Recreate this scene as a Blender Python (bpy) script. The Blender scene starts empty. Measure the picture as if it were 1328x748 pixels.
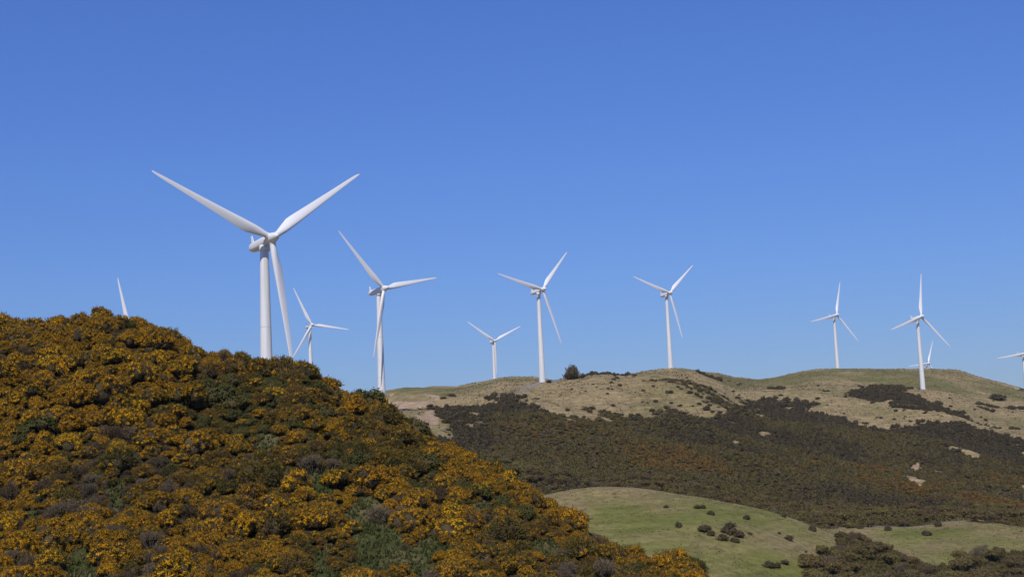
import bpy, math, random
import numpy as np
from mathutils import Vector, Matrix

# ------------------------------------------------------------------ camera
W, H, FOC = 1328.0, 748.0, 1824.0           # photograph size and focal length in its pixels
PITCH, ROLL = math.radians(7.569), math.radians(2.432)
SUN_AZ, SUN_EL = math.radians(10.0), math.radians(49.0)   # sun behind the camera, a little to its left

scene = bpy.context.scene
COL = scene.collection
fwd = np.array([0, math.cos(PITCH), math.sin(PITCH)])
_u = np.array([0, -math.sin(PITCH), math.cos(PITCH)])
_r = np.array([1.0, 0, 0])
right = math.cos(ROLL) * _r - math.sin(ROLL) * _u
up = math.sin(ROLL) * _r + math.cos(ROLL) * _u

cam_data = bpy.data.cameras.new('camera')
cam = bpy.data.objects.new('camera', cam_data)
COL.objects.link(cam)
cam_data.sensor_width = 36.0
cam_data.lens = 36.0 * FOC / W
cam_data.clip_start = 0.5
cam_data.clip_end = 60000
m = Matrix.Identity(4)
for i in range(3):
    m[i][0], m[i][1], m[i][2] = right[i], up[i], -fwd[i]
cam.matrix_world = m
scene.camera = cam

# ------------------------------------------------------------------ sky, sun, exposure
world = bpy.data.worlds.new('World')
scene.world = world
world.use_nodes = True
nt = world.node_tree
nt.nodes.clear()
wo = nt.nodes.new('ShaderNodeOutputWorld')
bg = nt.nodes.new('ShaderNodeBackground')
sky = nt.nodes.new('ShaderNodeTexSky')
sky.sky_type = 'NISHITA'
sky.sun_disc = False
sky.sun_elevation = SUN_EL
sky.sun_rotation = math.pi + SUN_AZ
sky.altitude = 1500
sky.air_density = 2.0
sky.dust_density = 0.0
sky.ozone_density = 4.0
bg.inputs['Strength'].default_value = 0.10
hs = nt.nodes.new('ShaderNodeMix')                # the camera's white balance, one tint over the whole sky
hs.data_type = 'RGBA'; hs.blend_type = 'MULTIPLY'
hs.inputs[0].default_value = 1.0
hs.inputs[7].default_value = (0.33, 0.50, 1.06, 1)
nt.links.new(sky.outputs[0], hs.inputs[6])
nt.links.new(hs.outputs[2], bg.inputs['Color'])
nt.links.new(bg.outputs[0], wo.inputs['Surface'])

sd = bpy.data.lights.new('sun', 'SUN')
sun = bpy.data.objects.new('sun', sd)
COL.objects.link(sun)
sd.energy = 3.9
sd.angle = math.radians(0.53)
sd.color = (1.0, 0.95, 0.87)
to_sun = Vector((-math.sin(SUN_AZ) * math.cos(SUN_EL), -math.cos(SUN_AZ) * math.cos(SUN_EL), math.sin(SUN_EL)))
sun.rotation_euler = to_sun.to_track_quat('Z', 'Y').to_euler()
sun.location = (0, 0, 200)

vs = scene.view_settings
vs.view_transform = 'Standard'
vs.look = 'None'
vs.gamma = 1.0
vs.exposure = 0.0
vs.use_curve_mapping = False
scene.cycles.use_denoising = True
scene.cycles.max_bounces = 4
scene.cycles.diffuse_bounces = 2
scene.cycles.transparent_max_bounces = 4

# ------------------------------------------------------------------ small helpers
def ray(px, py):
    v = fwd + right * (px - W / 2) / FOC - up * (py - H / 2) / FOC
    return v / v[1]

def at(px, py, Y):
    return ray(px, py) * Y

def project(P):
    P = np.asarray(P, float)
    d = P @ fwd
    return W / 2 + FOC * (P @ right) / d, H / 2 - FOC * (P @ up) / d

def smooth(a, b, x):
    t = np.clip((x - a) / (b - a), 0, 1)
    return t * t * (3 - 2 * t)

def _hash(ix, iy, seed):
    n = (ix.astype(np.int64) * 374761393 + iy.astype(np.int64) * 668265263 + seed * 1442695041) & 0xffffffff
    n = ((n ^ (n >> 13)) * 1274126177) & 0xffffffff
    return ((n ^ (n >> 16)) & 0xffff) / 65535.0

def vnoise(x, y, seed=0):
    ix, iy = np.floor(x), np.floor(y)
    fx, fy = x - ix, y - iy
    fx = fx * fx * (3 - 2 * fx); fy = fy * fy * (3 - 2 * fy)
    a = _hash(ix, iy, seed); b = _hash(ix + 1, iy, seed)
    c = _hash(ix, iy + 1, seed); d = _hash(ix + 1, iy + 1, seed)
    return (a + (b - a) * fx) * (1 - fy) + (c + (d - c) * fx) * fy

def fbm(x, y, seed=0, oct=4):
    s, amp, tot = 0, 1.0, 0
    for o in range(oct):
        s = s + amp * (vnoise(x, y, seed + o * 17) - 0.5)
        tot += amp; amp *= 0.5; x = x * 2.03 + 11.3; y = y * 2.03 - 7.7
    return s / tot * 2

def tps(pts):
    """thin-plate surface through scattered (X, Y, z)"""
    P = np.array(pts, float)
    xy = P[:, :2]; sc = 100.0
    q = xy / sc
    def U(r2):
        return 0.5 * r2 * np.log(np.maximum(r2, 1e-12))
    n = len(P)
    d2 = ((q[:, None] - q[None]) ** 2).sum(-1)
    K = U(d2) + np.eye(n) * 0.02
    Q = np.c_[np.ones(n), q]
    A = np.block([[K, Q], [Q.T, np.zeros((3, 3))]])
    w = np.linalg.solve(A, np.r_[P[:, 2], 0, 0, 0])
    def f(x, y):
        x = np.asarray(x, float); y = np.asarray(y, float)
        out = np.empty(x.shape).ravel(); xf = x.ravel() / sc; yf = y.ravel() / sc
        for s in range(0, out.size, 40000):
            a, b = xf[s:s + 40000], yf[s:s + 40000]
            r2 = (a[:, None] - q[None, :, 0]) ** 2 + (b[:, None] - q[None, :, 1]) ** 2
            out[s:s + 40000] = U(r2) @ w[:n] + w[n] + w[n + 1] * a + w[n + 2] * b
        return out.reshape(x.shape)
    return f

def link(o, parent=None):
    COL.objects.link(o)
    if parent is not None:
        o.parent = parent
    return o

def tag(o, label=None, cat=None, group=None, kind=None):
    if label: o['label'] = label
    if cat: o['category'] = cat
    if group: o['group'] = group
    if kind: o['kind'] = kind
    return o

def mesh(name, verts, faces, mat=None, smooth_faces=False):
    me = bpy.data.meshes.new(name)
    me.from_pydata([tuple(map(float, v)) for v in verts], [], [tuple(map(int, f)) for f in faces])
    for mm in (mat if isinstance(mat, (list, tuple)) else [mat]):
        if mm: me.materials.append(mm)
    if smooth_faces:
        me.polygons.foreach_set('use_smooth', [True] * len(me.polygons))
    me.update()
    return me

def fast_mesh(name, V, F, mat, smooth_faces=False):
    """V (n,3), F (m,k) with k 3 or 4"""
    V = np.asarray(V, np.float32); F = np.asarray(F, np.int32)
    me = bpy.data.meshes.new(name)
    k = F.shape[1]
    me.vertices.add(len(V)); me.vertices.foreach_set('co', V.ravel())
    me.loops.add(F.size); me.loops.foreach_set('vertex_index', F.ravel())
    me.polygons.add(len(F))
    me.polygons.foreach_set('loop_start', np.arange(0, F.size, k, dtype=np.int32))
    me.polygons.foreach_set('loop_total', np.full(len(F), k, np.int32))
    if smooth_faces:
        me.polygons.foreach_set('use_smooth', np.ones(len(F), bool))
    me.materials.append(mat)
    me.update(calc_edges=True)
    return me

def empty(name, loc, rz=0.0, scale=(1, 1, 1)):
    o = bpy.data.objects.new(name, None)
    o.empty_display_size = 1
    o.location = loc; o.rotation_euler = (0, 0, rz); o.scale = scale
    return link(o)

# ------------------------------------------------------------------ materials
def nodes(name):
    mt = bpy.data.materials.new(name)
    mt.use_nodes = True
    t = mt.node_tree
    b = t.nodes['Principled BSDF']
    return mt, t, b

def N(t, kind, **kw):
    n = t.nodes.new(kind)
    for k, v in kw.items():
        if k.startswith('in_'):
            n.inputs[k[3:].replace('_', ' ')].default_value = v
        else:
            setattr(n, k, v)
    return n

def ramp(t, fac, stops):
    r = t.nodes.new('ShaderNodeValToRGB')
    els = r.color_ramp.elements
    while len(els) < len(stops): els.new(0.5)
    for e, (p, c) in zip(els, stops):
        e.position = p; e.color = (*c, 1)
    t.links.new(fac, r.inputs[0])
    return r.outputs[0]

def mix(t, fac, a, b):
    n = t.nodes.new('ShaderNodeMix'); n.data_type = 'RGBA'
    for sock, v in ((0, fac), (6, a), (7, b)):
        if isinstance(v, (int, float)): n.inputs[sock].default_value = v
        elif isinstance(v, tuple): n.inputs[sock].default_value = (*v, 1)
        else: t.links.new(v, n.inputs[sock])
    return n.outputs[2]

def plain(name, col, rough=0.6, spec=0.3):
    mt, t, b = nodes(name)
    b.inputs['Base Color'].default_value = (*col, 1)
    b.inputs['Roughness'].default_value = rough
    b.inputs['Specular IOR Level'].default_value = spec
    return mt

def leaf_material(name, stops, fine=(0.6, 1.4), scale=9.0, rough=0.75, spec=0.12, wide=None):
    """colour of a whole plant picked from the ramp by its own random number, with leaf to leaf variation"""
    mt, t, b = nodes(name)
    oi = t.nodes.new('ShaderNodeObjectInfo')
    tc = t.nodes.new('ShaderNodeTexCoord')
    nz = N(t, 'ShaderNodeTexNoise', in_Scale=scale, in_Detail=1.0)
    t.links.new(tc.outputs['Object'], nz.inputs['Vector'])
    fac = oi.outputs['Random']
    if wide:
        w = N(t, 'ShaderNodeTexNoise', in_Scale=wide, in_Detail=2.0)
        t.links.new(oi.outputs['Location'], w.inputs['Vector'])
        a = N(t, 'ShaderNodeMapRange'); a.inputs[1].default_value = 0.36; a.inputs[2].default_value = 0.64
        t.links.new(w.outputs[0], a.inputs[0])
        mm = t.nodes.new('ShaderNodeMath'); mm.operation = 'MULTIPLY_ADD'
        t.links.new(oi.outputs['Random'], mm.inputs[0]); mm.inputs[1].default_value = 0.24
        m2 = t.nodes.new('ShaderNodeMath'); m2.operation = 'MULTIPLY'; m2.inputs[1].default_value = 0.76
        t.links.new(a.outputs[0], m2.inputs[0]); t.links.new(m2.outputs[0], mm.inputs[2])
        fac = mm.outputs[0]
    c = ramp(t, fac, stops)
    mr = N(t, 'ShaderNodeMapRange')
    mr.inputs[1].default_value = 0.3; mr.inputs[2].default_value = 0.7
    mr.inputs[3].default_value = fine[0]; mr.inputs[4].default_value = fine[1]
    t.links.new(nz.outputs[0], mr.inputs[0])
    vm = t.nodes.new('ShaderNodeVectorMath'); vm.operation = 'SCALE'
    t.links.new(c, vm.inputs[0]); t.links.new(mr.outputs[0], vm.inputs['Scale'])
    t.links.new(vm.outputs[0], b.inputs['Base Color'])
    b.inputs['Roughness'].default_value = rough
    b.inputs['Specular IOR Level'].default_value = spec
    return mt

M = {}
M['gorse_leaf'] = leaf_material('gorse_leaf', [(0, (0.064, 0.062, 0.016)), (0.35, (0.105, 0.080, 0.017)), (0.7, (0.138, 0.082, 0.020)), (1, (0.080, 0.070, 0.017))], fine=(0.75, 1.3))
M['gorse_wood'] = leaf_material('gorse_wood', [(0, (0.050, 0.036, 0.018)), (1, (0.075, 0.054, 0.026))])  # woody brown for the inner lumps, dark so plants gain shaded depth
M['gorse_flower'] = leaf_material('gorse_flower', [(0, (0.46, 0.208, 0.006)), (0.5, (0.57, 0.270, 0.006)), (0.85, (0.66, 0.330, 0.007)), (1, (0.78, 0.415, 0.008))], fine=(0.6, 1.25), scale=3.0)
M['green_leaf'] = leaf_material('green_leaf', [(0, (0.060, 0.060, 0.015)), (0.6, (0.078, 0.074, 0.017)), (1, (0.095, 0.078, 0.022))])
M['dry_twig'] = leaf_material('dry_twig', [(0, (0.090, 0.060, 0.030)), (0.5, (0.120, 0.086, 0.048)), (1, (0.15, 0.115, 0.072))])
M['pale_wood'] = leaf_material('pale_wood', [(0, (0.13, 0.110, 0.090)), (1, (0.21, 0.180, 0.150))])
M['scrub_dark'] = leaf_material('scrub_dark', [(0, (0.062, 0.046, 0.024)), (0.6, (0.070, 0.054, 0.026)), (1, (0.062, 0.056, 0.020))], scale=2.0)
M['scrub_olive'] = leaf_material('scrub_olive', [(0, (0.092, 0.076, 0.022)), (0.5, (0.106, 0.086, 0.024)), (0.9, (0.098, 0.072, 0.028)), (1, (0.130, 0.100, 0.055))], scale=2.0)
M['scrub_rust'] = leaf_material('scrub_rust', [(0, (0.118, 0.074, 0.021)), (0.5, (0.146, 0.086, 0.019)), (0.85, (0.165, 0.096, 0.018)), (1, (0.105, 0.076, 0.024))], scale=2.0)
M['tree_leaf'] = leaf_material('tree_leaf', [(0, (0.110, 0.078, 0.036)), (0.4, (0.140, 0.112, 0.034)), (0.75, (0.145, 0.092, 0.038)), (1, (0.170, 0.150, 0.038))], scale=3.0)
M['dark_leaf'] = leaf_material('dark_leaf', [(0, (0.070, 0.062, 0.030)), (0.5, (0.090, 0.064, 0.034)), (1, (0.075, 0.074, 0.030))], scale=3.0)
M['steel'] = plain('tower_paint', (0.78, 0.77, 0.76), 0.45, 0.4)
M['gel'] = plain('blade_gelcoat', (0.72, 0.71, 0.70), 0.38, 0.45)
M['concrete'] = plain('concrete', (0.36, 0.34, 0.30), 0.9, 0.1)
M['cabinet'] = plain('cabinet_paint', (0.020, 0.022, 0.018), 0.5, 0.3)
M['post'] = plain('fence_post', (0.22, 0.19, 0.15), 0.9, 0.1)
M['wire'] = plain('fence_wire', (0.30, 0.30, 0.30), 0.5, 0.4)

def tower_streaks(mt):
    t = mt.node_tree; b = t.nodes['Principled BSDF']
    tc = t.nodes.new('ShaderNodeTexCoord')
    mp = t.nodes.new('ShaderNodeMapping'); mp.inputs['Scale'].default_value = (1.2, 1.2, 0.06)
    t.links.new(tc.outputs['Object'], mp.inputs[0])
    nz = N(t, 'ShaderNodeTexNoise', in_Scale=1.0, in_Detail=4.0)
    t.links.new(mp.outputs[0], nz.inputs['Vector'])
    c = ramp(t, nz.outputs[0], [(0.3, (0.60, 0.59, 0.565)), (0.6, (0.73, 0.72, 0.70))])
    t.links.new(c, b.inputs['Base Color'])
tower_streaks(M['steel'])

def attr(t, name):
    a = t.nodes.new('ShaderNodeAttribute'); a.attribute_name = name
    return a.outputs['Fac']

def noise(t, scale, detail=3.0, stretch=None):
    g = t.nodes.new('ShaderNodeNewGeometry')
    nz = N(t, 'ShaderNodeTexNoise', in_Scale=scale, in_Detail=detail)
    if stretch:
        mp = t.nodes.new('ShaderNodeMapping'); mp.inputs['Scale'].default_value = stretch
        t.links.new(g.outputs['Position'], mp.inputs[0]); t.links.new(mp.outputs[0], nz.inputs['Vector'])
    else:
        t.links.new(g.outputs['Position'], nz.inputs['Vector'])
    return nz.outputs[0]

def thresh(t, fac, lo, hi):
    n = N(t, 'ShaderNodeMapRange'); n.clamp = True
    n.inputs[1].default_value = lo; n.inputs[2].default_value = hi
    t.links.new(fac, n.inputs[0])
    return n.outputs[0]

def math_node(t, op, a, b):
    n = t.nodes.new('ShaderNodeMath'); n.operation = op
    for i, v in enumerate((a, b)):
        if isinstance(v, (int, float)): n.inputs[i].default_value = v
        else: t.links.new(v, n.inputs[i])
    return n.outputs[0]

def land_material(name, tan, green, litter, clay, fine):
    mt, t, b = nodes(name)
    n1 = noise(t, fine, 5.0); n2 = noise(t, fine * 0.16, 4.0); n3 = noise(t, fine * 4.0, 3.0)
    tanc = ramp(t, n1, [(0.25, tuple(c * 0.62 for c in tan)), (0.5, tan), (0.75, tuple(min(1, c * 1.32) for c in tan))])
    grc = ramp(t, n1, [(0.25, tuple(c * 0.72 for c in green)), (0.5, green), (0.8, tuple(c * 1.25 for c in green))])
    g = math_node(t, 'ADD', attr(t, 'green'), math_node(t, 'MULTIPLY', math_node(t, 'SUBTRACT', n2, 0.5), 0.9))
    col = mix(t, thresh(t, g, 0.25, 0.75), tanc, grc)
    lit = ramp(t, n3, [(0.3, tuple(c * 0.6 for c in litter)), (0.7, tuple(c * 1.3 for c in litter))])
    band = noise(t, 1.0, 4.0, (0.035 * fine / 0.35, 0.035 * fine / 0.35, 1.1))        # stock tracks and tussock lines follow the contour
    tone = N(t, 'ShaderNodeMapRange'); tone.inputs[1].default_value = 0.3; tone.inputs[2].default_value = 0.7; tone.inputs[3].default_value = 0.72; tone.inputs[4].default_value = 1.25
    t.links.new(math_node(t, 'ADD', math_node(t, 'MULTIPLY', band, 0.6), math_node(t, 'MULTIPLY', n3, 0.4)), tone.inputs[0])
    vm = t.nodes.new('ShaderNodeVectorMath'); vm.operation = 'SCALE'
    t.links.new(col, vm.inputs[0]); t.links.new(tone.outputs[0], vm.inputs['Scale'])
    col = vm.outputs[0]
    s = math_node(t, 'ADD', attr(t, 'scrub'), math_node(t, 'MULTIPLY', math_node(t, 'SUBTRACT', n1, 0.5), 0.9))
    col = mix(t, thresh(t, s, 0.4, 0.6), col, lit)
    cl = ramp(t, n1, [(0.3, tuple(c * 0.75 for c in clay)), (0.7, tuple(c * 1.25 for c in clay))])
    k = math_node(t, 'ADD', attr(t, 'bare'), math_node(t, 'MULTIPLY', math_node(t, 'SUBTRACT', n1, 0.5), 0.8))
    col = mix(t, thresh(t, k, 0.4, 0.65), col, cl)
    t.links.new(col, b.inputs['Base Color'])
    b.inputs['Roughness'].default_value = 0.95
    b.inputs['Specular IOR Level'].default_value = 0.05
    bm = t.nodes.new('ShaderNodeBump'); bm.inputs['Strength'].default_value = 0.7; bm.inputs['Distance'].default_value = 0.35 / fine
    t.links.new(n3, bm.inputs['Height']); t.links.new(bm.outputs[0], b.inputs['Normal'])
    return mt

M['near_land'] = land_material('near_land', (0.19, 0.145, 0.075), (0.052, 0.058, 0.018), (0.034, 0.027, 0.014), (0.20, 0.15, 0.09), 0.9)
M['mid_land'] = land_material('mid_land', (0.222, 0.172, 0.076), (0.152, 0.152, 0.040), (0.060, 0.048, 0.024), (0.30, 0.22, 0.14), 0.35)
M['far_land'] = land_material('far_land', (0.272, 0.206, 0.102), (0.148, 0.134, 0.050), (0.075, 0.060, 0.036), (0.35, 0.245, 0.155), 0.16)
M['gravel'] = plain('gravel', (0.17, 0.155, 0.15), 0.95, 0.05)
def gravelly(mt):
    t = mt.node_tree
    c = ramp(t, noise(t, 0.8, 5.0), [(0.3, (0.15, 0.135, 0.12)), (0.7, (0.25, 0.22, 0.19))])
    t.links.new(c, t.nodes['Principled BSDF'].inputs['Base Color'])
gravelly(M['gravel'])
M['rock'] = plain('rock', (0.30, 0.26, 0.22), 0.95, 0.05)

# ------------------------------------------------------------------ turbines: hub points, yaw, blade phase (degrees)
HUB_H = 67.0
TURB = [
 ((-72.0, 419.7, 74.2), 39.2, -65.2, 'largest white wind turbine rising behind the gorse hill with its blades spread in a Y'),
 ((-70.8, 771.8, 105.5), 45.0, -42.4, 'white wind turbine at the low end of the gorse skyline, blade shadow on tower'),
 ((-200.8, 1393.2, 157.0), 34.3, -24.6, 'small distant wind turbine just beside the largest one, lower tower behind gorse'),
 ((-22.7, 1655.2, 158.5), 29.2, -56.3, 'small distant wind turbine on the green rise with its two upper blades spread wide'),
 ((22.1, 1009.7, 132.5), 39.6, -76.5, 'white wind turbine standing at the end of the gravel track near the round tree'),
 ((140.2, 1242.7, 155.1), 33.2, -70.6, 'white wind turbine standing alone on the rounded crest in mid ridge'),
 ((370.6, 1604.6, 166.7), 29.9, -101.7, 'white wind turbine behind the grassy crest with one blade pointing up'),
 ((368.3, 1265.4, 126.7), 29.6, -107.5, 'white wind turbine standing on the slope in front of the grassy skyline, blade straight up'),
 (tuple(map(float, ray(1204, 471) * 2300.0)), 25.0, -96.0, 'tiny far wind turbine showing only its hub and blades over the grassy crest'),
 (tuple(map(float, ray(1331, 458) * 1480.0)), 25.0, -97.0, 'wind turbine cut by the right edge of the view with one level blade'),
 (tuple(map(float, ray(170, 432) * 1000.0)), 36.0, -11.0, 'wind turbine hidden behind the gorse hilltop, only one blade tip showing'),
]

# ------------------------------------------------------------------ terrain
def pts(*rows, drop=0.0):
    out = []
    for px, py, Y in rows:
        p = at(px, py, Y); out.append((p[0], p[1], p[2] - drop))
    return out

# skyline of the near gorse hill in the photograph (tops of the bushes)
SKY_NEAR = [(-60, 420), (0, 412), (40, 414), (70, 409), (100, 411), (132, 400), (165, 407), (200, 418), (240, 432), (275, 446), (310, 452),
            (345, 461), (385, 464), (410, 478), (445, 505), (480, 512), (500, 522), (530, 540), (560, 562), (600, 576), (650, 603), (700, 634),
            (750, 667), (800, 697), (850, 722), (890, 737), (930, 750), (960, 766), (1000, 790), (1100, 840), (1328, 920)]
def crest_Y(px):
    return np.interp(px, [-60, 300, 500, 700, 930, 1100, 1328], [186, 186, 181, 166, 148, 140, 130])
near = []
for px, py in SKY_NEAR[::2] + SKY_NEAR[-3:]:
    Y = float(crest_Y(px)); p = at(px, py, Y); z = p[2] - (2.1 if px < 880 else 0.1)
    e_ = float(smooth(780, 900, px))
    near += [(p[0], Y, z), (p[0] * 1.10, Y + 22, z - 2.5 - 5 * e_), (p[0] * 1.3, Y + 70, z - 22 - 14 * e_)]
near += pts((-60, 748, 130), (0, 748, 130), (200, 748, 132), (400, 748, 134), (600, 748, 137), (750, 748, 140), (880, 752, 145), drop=1.5)
near += pts((0, 600, 154), (200, 590, 156), (400, 620, 156), (600, 670, 152), drop=1.5)
near += pts((0, 860, 112), (200, 860, 114), (400, 860, 116), (600, 860, 120), drop=1.5)
near += [(-120, 60, -12), (0, 60, -15), (60, 70, -20), (0, 0, -1.7), (-60, 0, -1.5), (60, 0, -3), (0, -60, 2), (-100, 100, -8), (50, 110, -24), (90, 150, -38), (90, 220, -50),
         (-150, 320, -25), (0, 320, -48), (100, 320, -56), (-150, 205, 26), (-150, 130, 0)]
f_near0 = tps(near)

far = []
far += pts((500, 507, 1300), (520, 520, 1000), (530, 529, 800), (545, 545, 760), (560, 560, 720), (600, 497, 1420), (600, 510, 1120), (600, 525, 920), (600, 575, 690),
           (650, 489, 1500), (650, 515, 1000), (680, 600, 640), (720, 630, 600), (703.5, 494.5, 1006), (724, 492, 1040), (700, 520, 905), (740, 560, 765), (760, 620, 630),
           (743, 490, 1000), (785, 483, 1020), (800, 500, 955), (800, 530, 870), (820, 560, 780), (850, 630, 620),
           (869, 478, 1241), (830, 481, 1140), (869, 500, 1080), (869, 530, 930), (880, 560, 830), (920, 600, 720), (930, 650, 610),
           (975, 492, 1320), (975, 510, 1150), (975, 535, 980), (1000, 570, 850), (1040, 620, 720), (1040, 668, 620),
           (1086, 477, 1480), (1086, 500, 1330), (1086, 530, 1130), (1100, 560, 980), (1100, 600, 820), (1120, 655, 670),
           (1196, 475, 1540), (1196, 503, 1262), (1196, 530, 1120), (1200, 560, 980), (1200, 600, 840), (1200, 655, 680),
           (1240, 475, 1540), (1300, 490, 1560), (1340, 507, 1540), (1300, 520, 1300), (1300, 550, 1120), (1300, 600, 880), (1320, 665, 680), (1400, 530, 1540), (1400, 600, 900), (1400, 690, 680))
for (hx, hy, hz), yaw, ph, lab in TURB:
    if (hy > 1400 and hx > -100 and hx < 500) or (hx, hy) == (-70.8, 771.8):
        a = math.radians(yaw)
        far.append((hx - 4.8 * math.sin(a), hy + 4.8 * math.cos(a), hz - HUB_H))
far += [(-75, 424, 7.2), (-275, 1004, 45.2), (-203, 1397, 90), (-250, 380, -10), (-60, 560, 14), (-150, 700, 30), (10, 380, -80), (150, 380, -90), (300, 390, -90), (450, 400, -90), (60, 460, -75), (200, 470, -80), (350, 480, -80), (0, 540, -40), (100, 560, -25), (200, 560, -30), (330, 560, -40), (450, 560, -44),
        (0, 1900, 70), (400, 1900, 70), (800, 2000, 40), (680, 2300, 85), (800, 2700, 90), (0, 2800, 20), (-500, 1500, 60), (-500, 700, 10), (1200, 2000, 20), (1200, 2900, 60), (1000, 1000, 0), (-500, 2800, 20)]
f_far0 = tps(far)

mid = []
mid += pts((720, 640, 500), (780, 632, 515), (850, 636, 520), (900, 647, 520), (950, 656, 520), (1000, 663, 515), (1040, 674, 505), (1080, 690, 492),
           (800, 662, 470), (860, 692, 430), (920, 722, 405), (950, 748, 385), (1000, 700, 440), (1035, 722, 420), (1000, 748, 395), (1050, 700, 460), (700, 660, 480),
           (1120, 682, 560), (1180, 684, 575), (1230, 676, 582), (1260, 672, 582), (1300, 676, 580), (1328, 681, 575), (1400, 695, 570),
           (1200, 702, 520), (1215, 722, 480), (1260, 702, 512), (1320, 694, 530))
mid += pts((1100, 712, 455), (1100, 740, 430), (1060, 756, 405), (1150, 765, 395), (1150, 735, 445), (1110, 703, 500), (1300, 742, 450), (1328, 765, 410), (1250, 770, 400), (1400, 760, 430), drop=2.0)
for px, py, Y in ((720, 640, 500), (850, 636, 520), (950, 656, 520), (1040, 674, 505), (1120, 682, 560), (1260, 672, 582), (1400, 695, 570)):
    p = at(px, py, Y)
    mid += [(p[0] * 1.05, Y + 35, p[2] - 4), (p[0] * 1.2, Y + 120, p[2] - 45)]
mid += [(0, 300, -60), (80, 300, -62), (160, 320, -62), (260, 320, -70), (-60, 480, -30), (-40, 620, -60), (380, 420, -60), (420, 600, -50)]
f_mid0 = tps(mid)

def sky_fix(f, table, Y0, Y1, ynear, yfar, drop, dist):
    """raise or lower a hill smoothly by azimuth until its own skyline stands where the photograph has it"""
    q = np.array(table, float)
    rays = np.array([ray(a, b) for a, b in q])
    az = rays[:, 0]
    want = rays[:, 2] - np.array([drop(a) for a in q[:, 0]]) / np.array([dist(a) for a in q[:, 0]])
    corr = np.zeros(len(q))
    ys = np.linspace(Y0, Y1, 400)
    for it in range(3):
        for i in range(len(q)):
            z = f(az[i] * ys, ys) + corr[i] * ys * smooth(ynear(az[i]), yfar(az[i]), ys)
            corr[i] += want[i] - (z / ys).max()
    def g(x, y):
        y = np.asarray(y, float); x = np.asarray(x, float)
        t = x / np.maximum(y, 1.0)
        c = np.interp(t, az, corr)
        return f(x, y) + c * np.maximum(y, 0) * smooth(ynear(t), yfar(t), y) * (1 - smooth(Y1, Y1 * 1.4, y))
    return g

azs = lambda px: ray(px, 560)[0]
f_near1 = sky_fix(f_near0, SKY_NEAR, 100, 260, lambda t: 132 + 0 * t, lambda t: 168 - 90 * np.clip(t, 0, 0.2), lambda a: (2.05 if a < 220 else 2.5 if a < 440 else 2.05 if a < 560 else 2.2) if a < 880 else 0.1, lambda a: float(crest_Y(a)))
SKY_FAR = [(440, 515), (500, 507), (525, 503), (560, 502), (590, 502), (620, 497), (650, 490), (690, 491), (720, 494), (740, 490), (765, 485), (785, 484), (810, 486), (830, 481), (869, 478), (900, 480), (930, 485), (955, 491), (985, 492), (1010, 488),
           (1040, 481), (1060, 478), (1090, 477), (1140, 477), (1200, 475), (1243, 476), (1265, 483), (1290, 491), (1310, 497), (1340, 506), (1420, 530)]
f_far1 = sky_fix(f_far0, SKY_FAR, 560, 1800, lambda t: 760 + 0 * t, lambda t: 1000 + 0 * t, lambda a: 0, lambda a: 1000)

def h_near(x, y):
    return f_near1(x, y) + fbm(np.asarray(x) / 9.0, np.asarray(y) / 9.0, 3) * 0.5 * smooth(60, 110, np.asarray(y))
def h_far(x, y):
    x = np.asarray(x, float); y = np.asarray(y, float)
    amp = smooth(520, 700, y)
    # spurs and gullies running down the face, from the upper left to the lower right
    u = (x * 0.80 + y * 0.60) / 70.0; v = (x * -0.6 + y * 0.8) / 190.0
    g = fbm(u, v, 21, 3)
    calm = np.ones_like(y)
    for (hx, hy, hz), yaw, ph, lab in TURB:
        calm = calm * (1 - 0.9 * np.exp(-((x - hx) ** 2 + (y - hy - 4) ** 2) / 45 ** 2))
    fold = 15.0 * g * smooth(600, 760, y) * (1 - 0.72 * smooth(900, 1200, y))
    rough = 1.1 * fbm(x / 22.0, y / 22.0, 5) + 0.9 * fbm(x / 8.0, y / 9.0, 15, 3) * (1 - 0.5 * smooth(1250, 1500, y))
    z = f_far1(x, y) + amp * calm * (fold + rough - 1.0)
    for (hx, hy, hz), yaw, ph, lab in TURB:              # each tower stands on a levelled pad
        a = math.radians(yaw)
        r4 = (((x - hx + 4.77 * math.sin(a)) ** 2 + (y - hy - 4.77 * math.cos(a)) ** 2) / 17.0 ** 2) ** 1.4
        z = z + np.exp(-r4) * (hz - HUB_H - 0.05 - z)
    return z
def h_mid(x, y):
    return f_mid0(x, y) + 1.3 * fbm(np.asarray(x) / 30.0, np.asarray(y) / 30.0, 9)
def ground(x, y):
    x = np.asarray(x, float); y = np.asarray(y, float)
    a = np.where((y < 330) & (np.abs(x) < 150), h_near(x, y), -1e3)
    b = np.where((y > 300) & (y < 720), h_mid(x, y), -1e3)
    c = np.where(y > 380, h_far(x, y), -1e3)
    return np.maximum(np.maximum(a, b), np.maximum(c, -75.0))

def hit(px, py, Y0=100.0, Y1=2000.0, surf=ground):
    """first point of the land along a line of sight"""
    r = ray(px, py)
    ys = np.exp(np.linspace(math.log(Y0), math.log(Y1), 700))
    d = r[2] * ys - surf(r[0] * ys, ys)
    k = np.argmax(d < 0)
    if d[k] >= 0:
        k = int(np.argmin(d))
        return np.array([r[0] * ys[k], ys[k], float(surf(r[0] * ys[k], ys[k]))])
    a, b = (ys[k - 1], ys[k]) if k else (ys[0], ys[0])
    for _ in range(12):
        mth = 0.5 * (a + b)
        if r[2] * mth - float(surf(r[0] * mth, mth)) < 0: b = mth
        else: a = mth
    return np.array([r[0] * b, b, float(surf(r[0] * b, b))])

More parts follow.
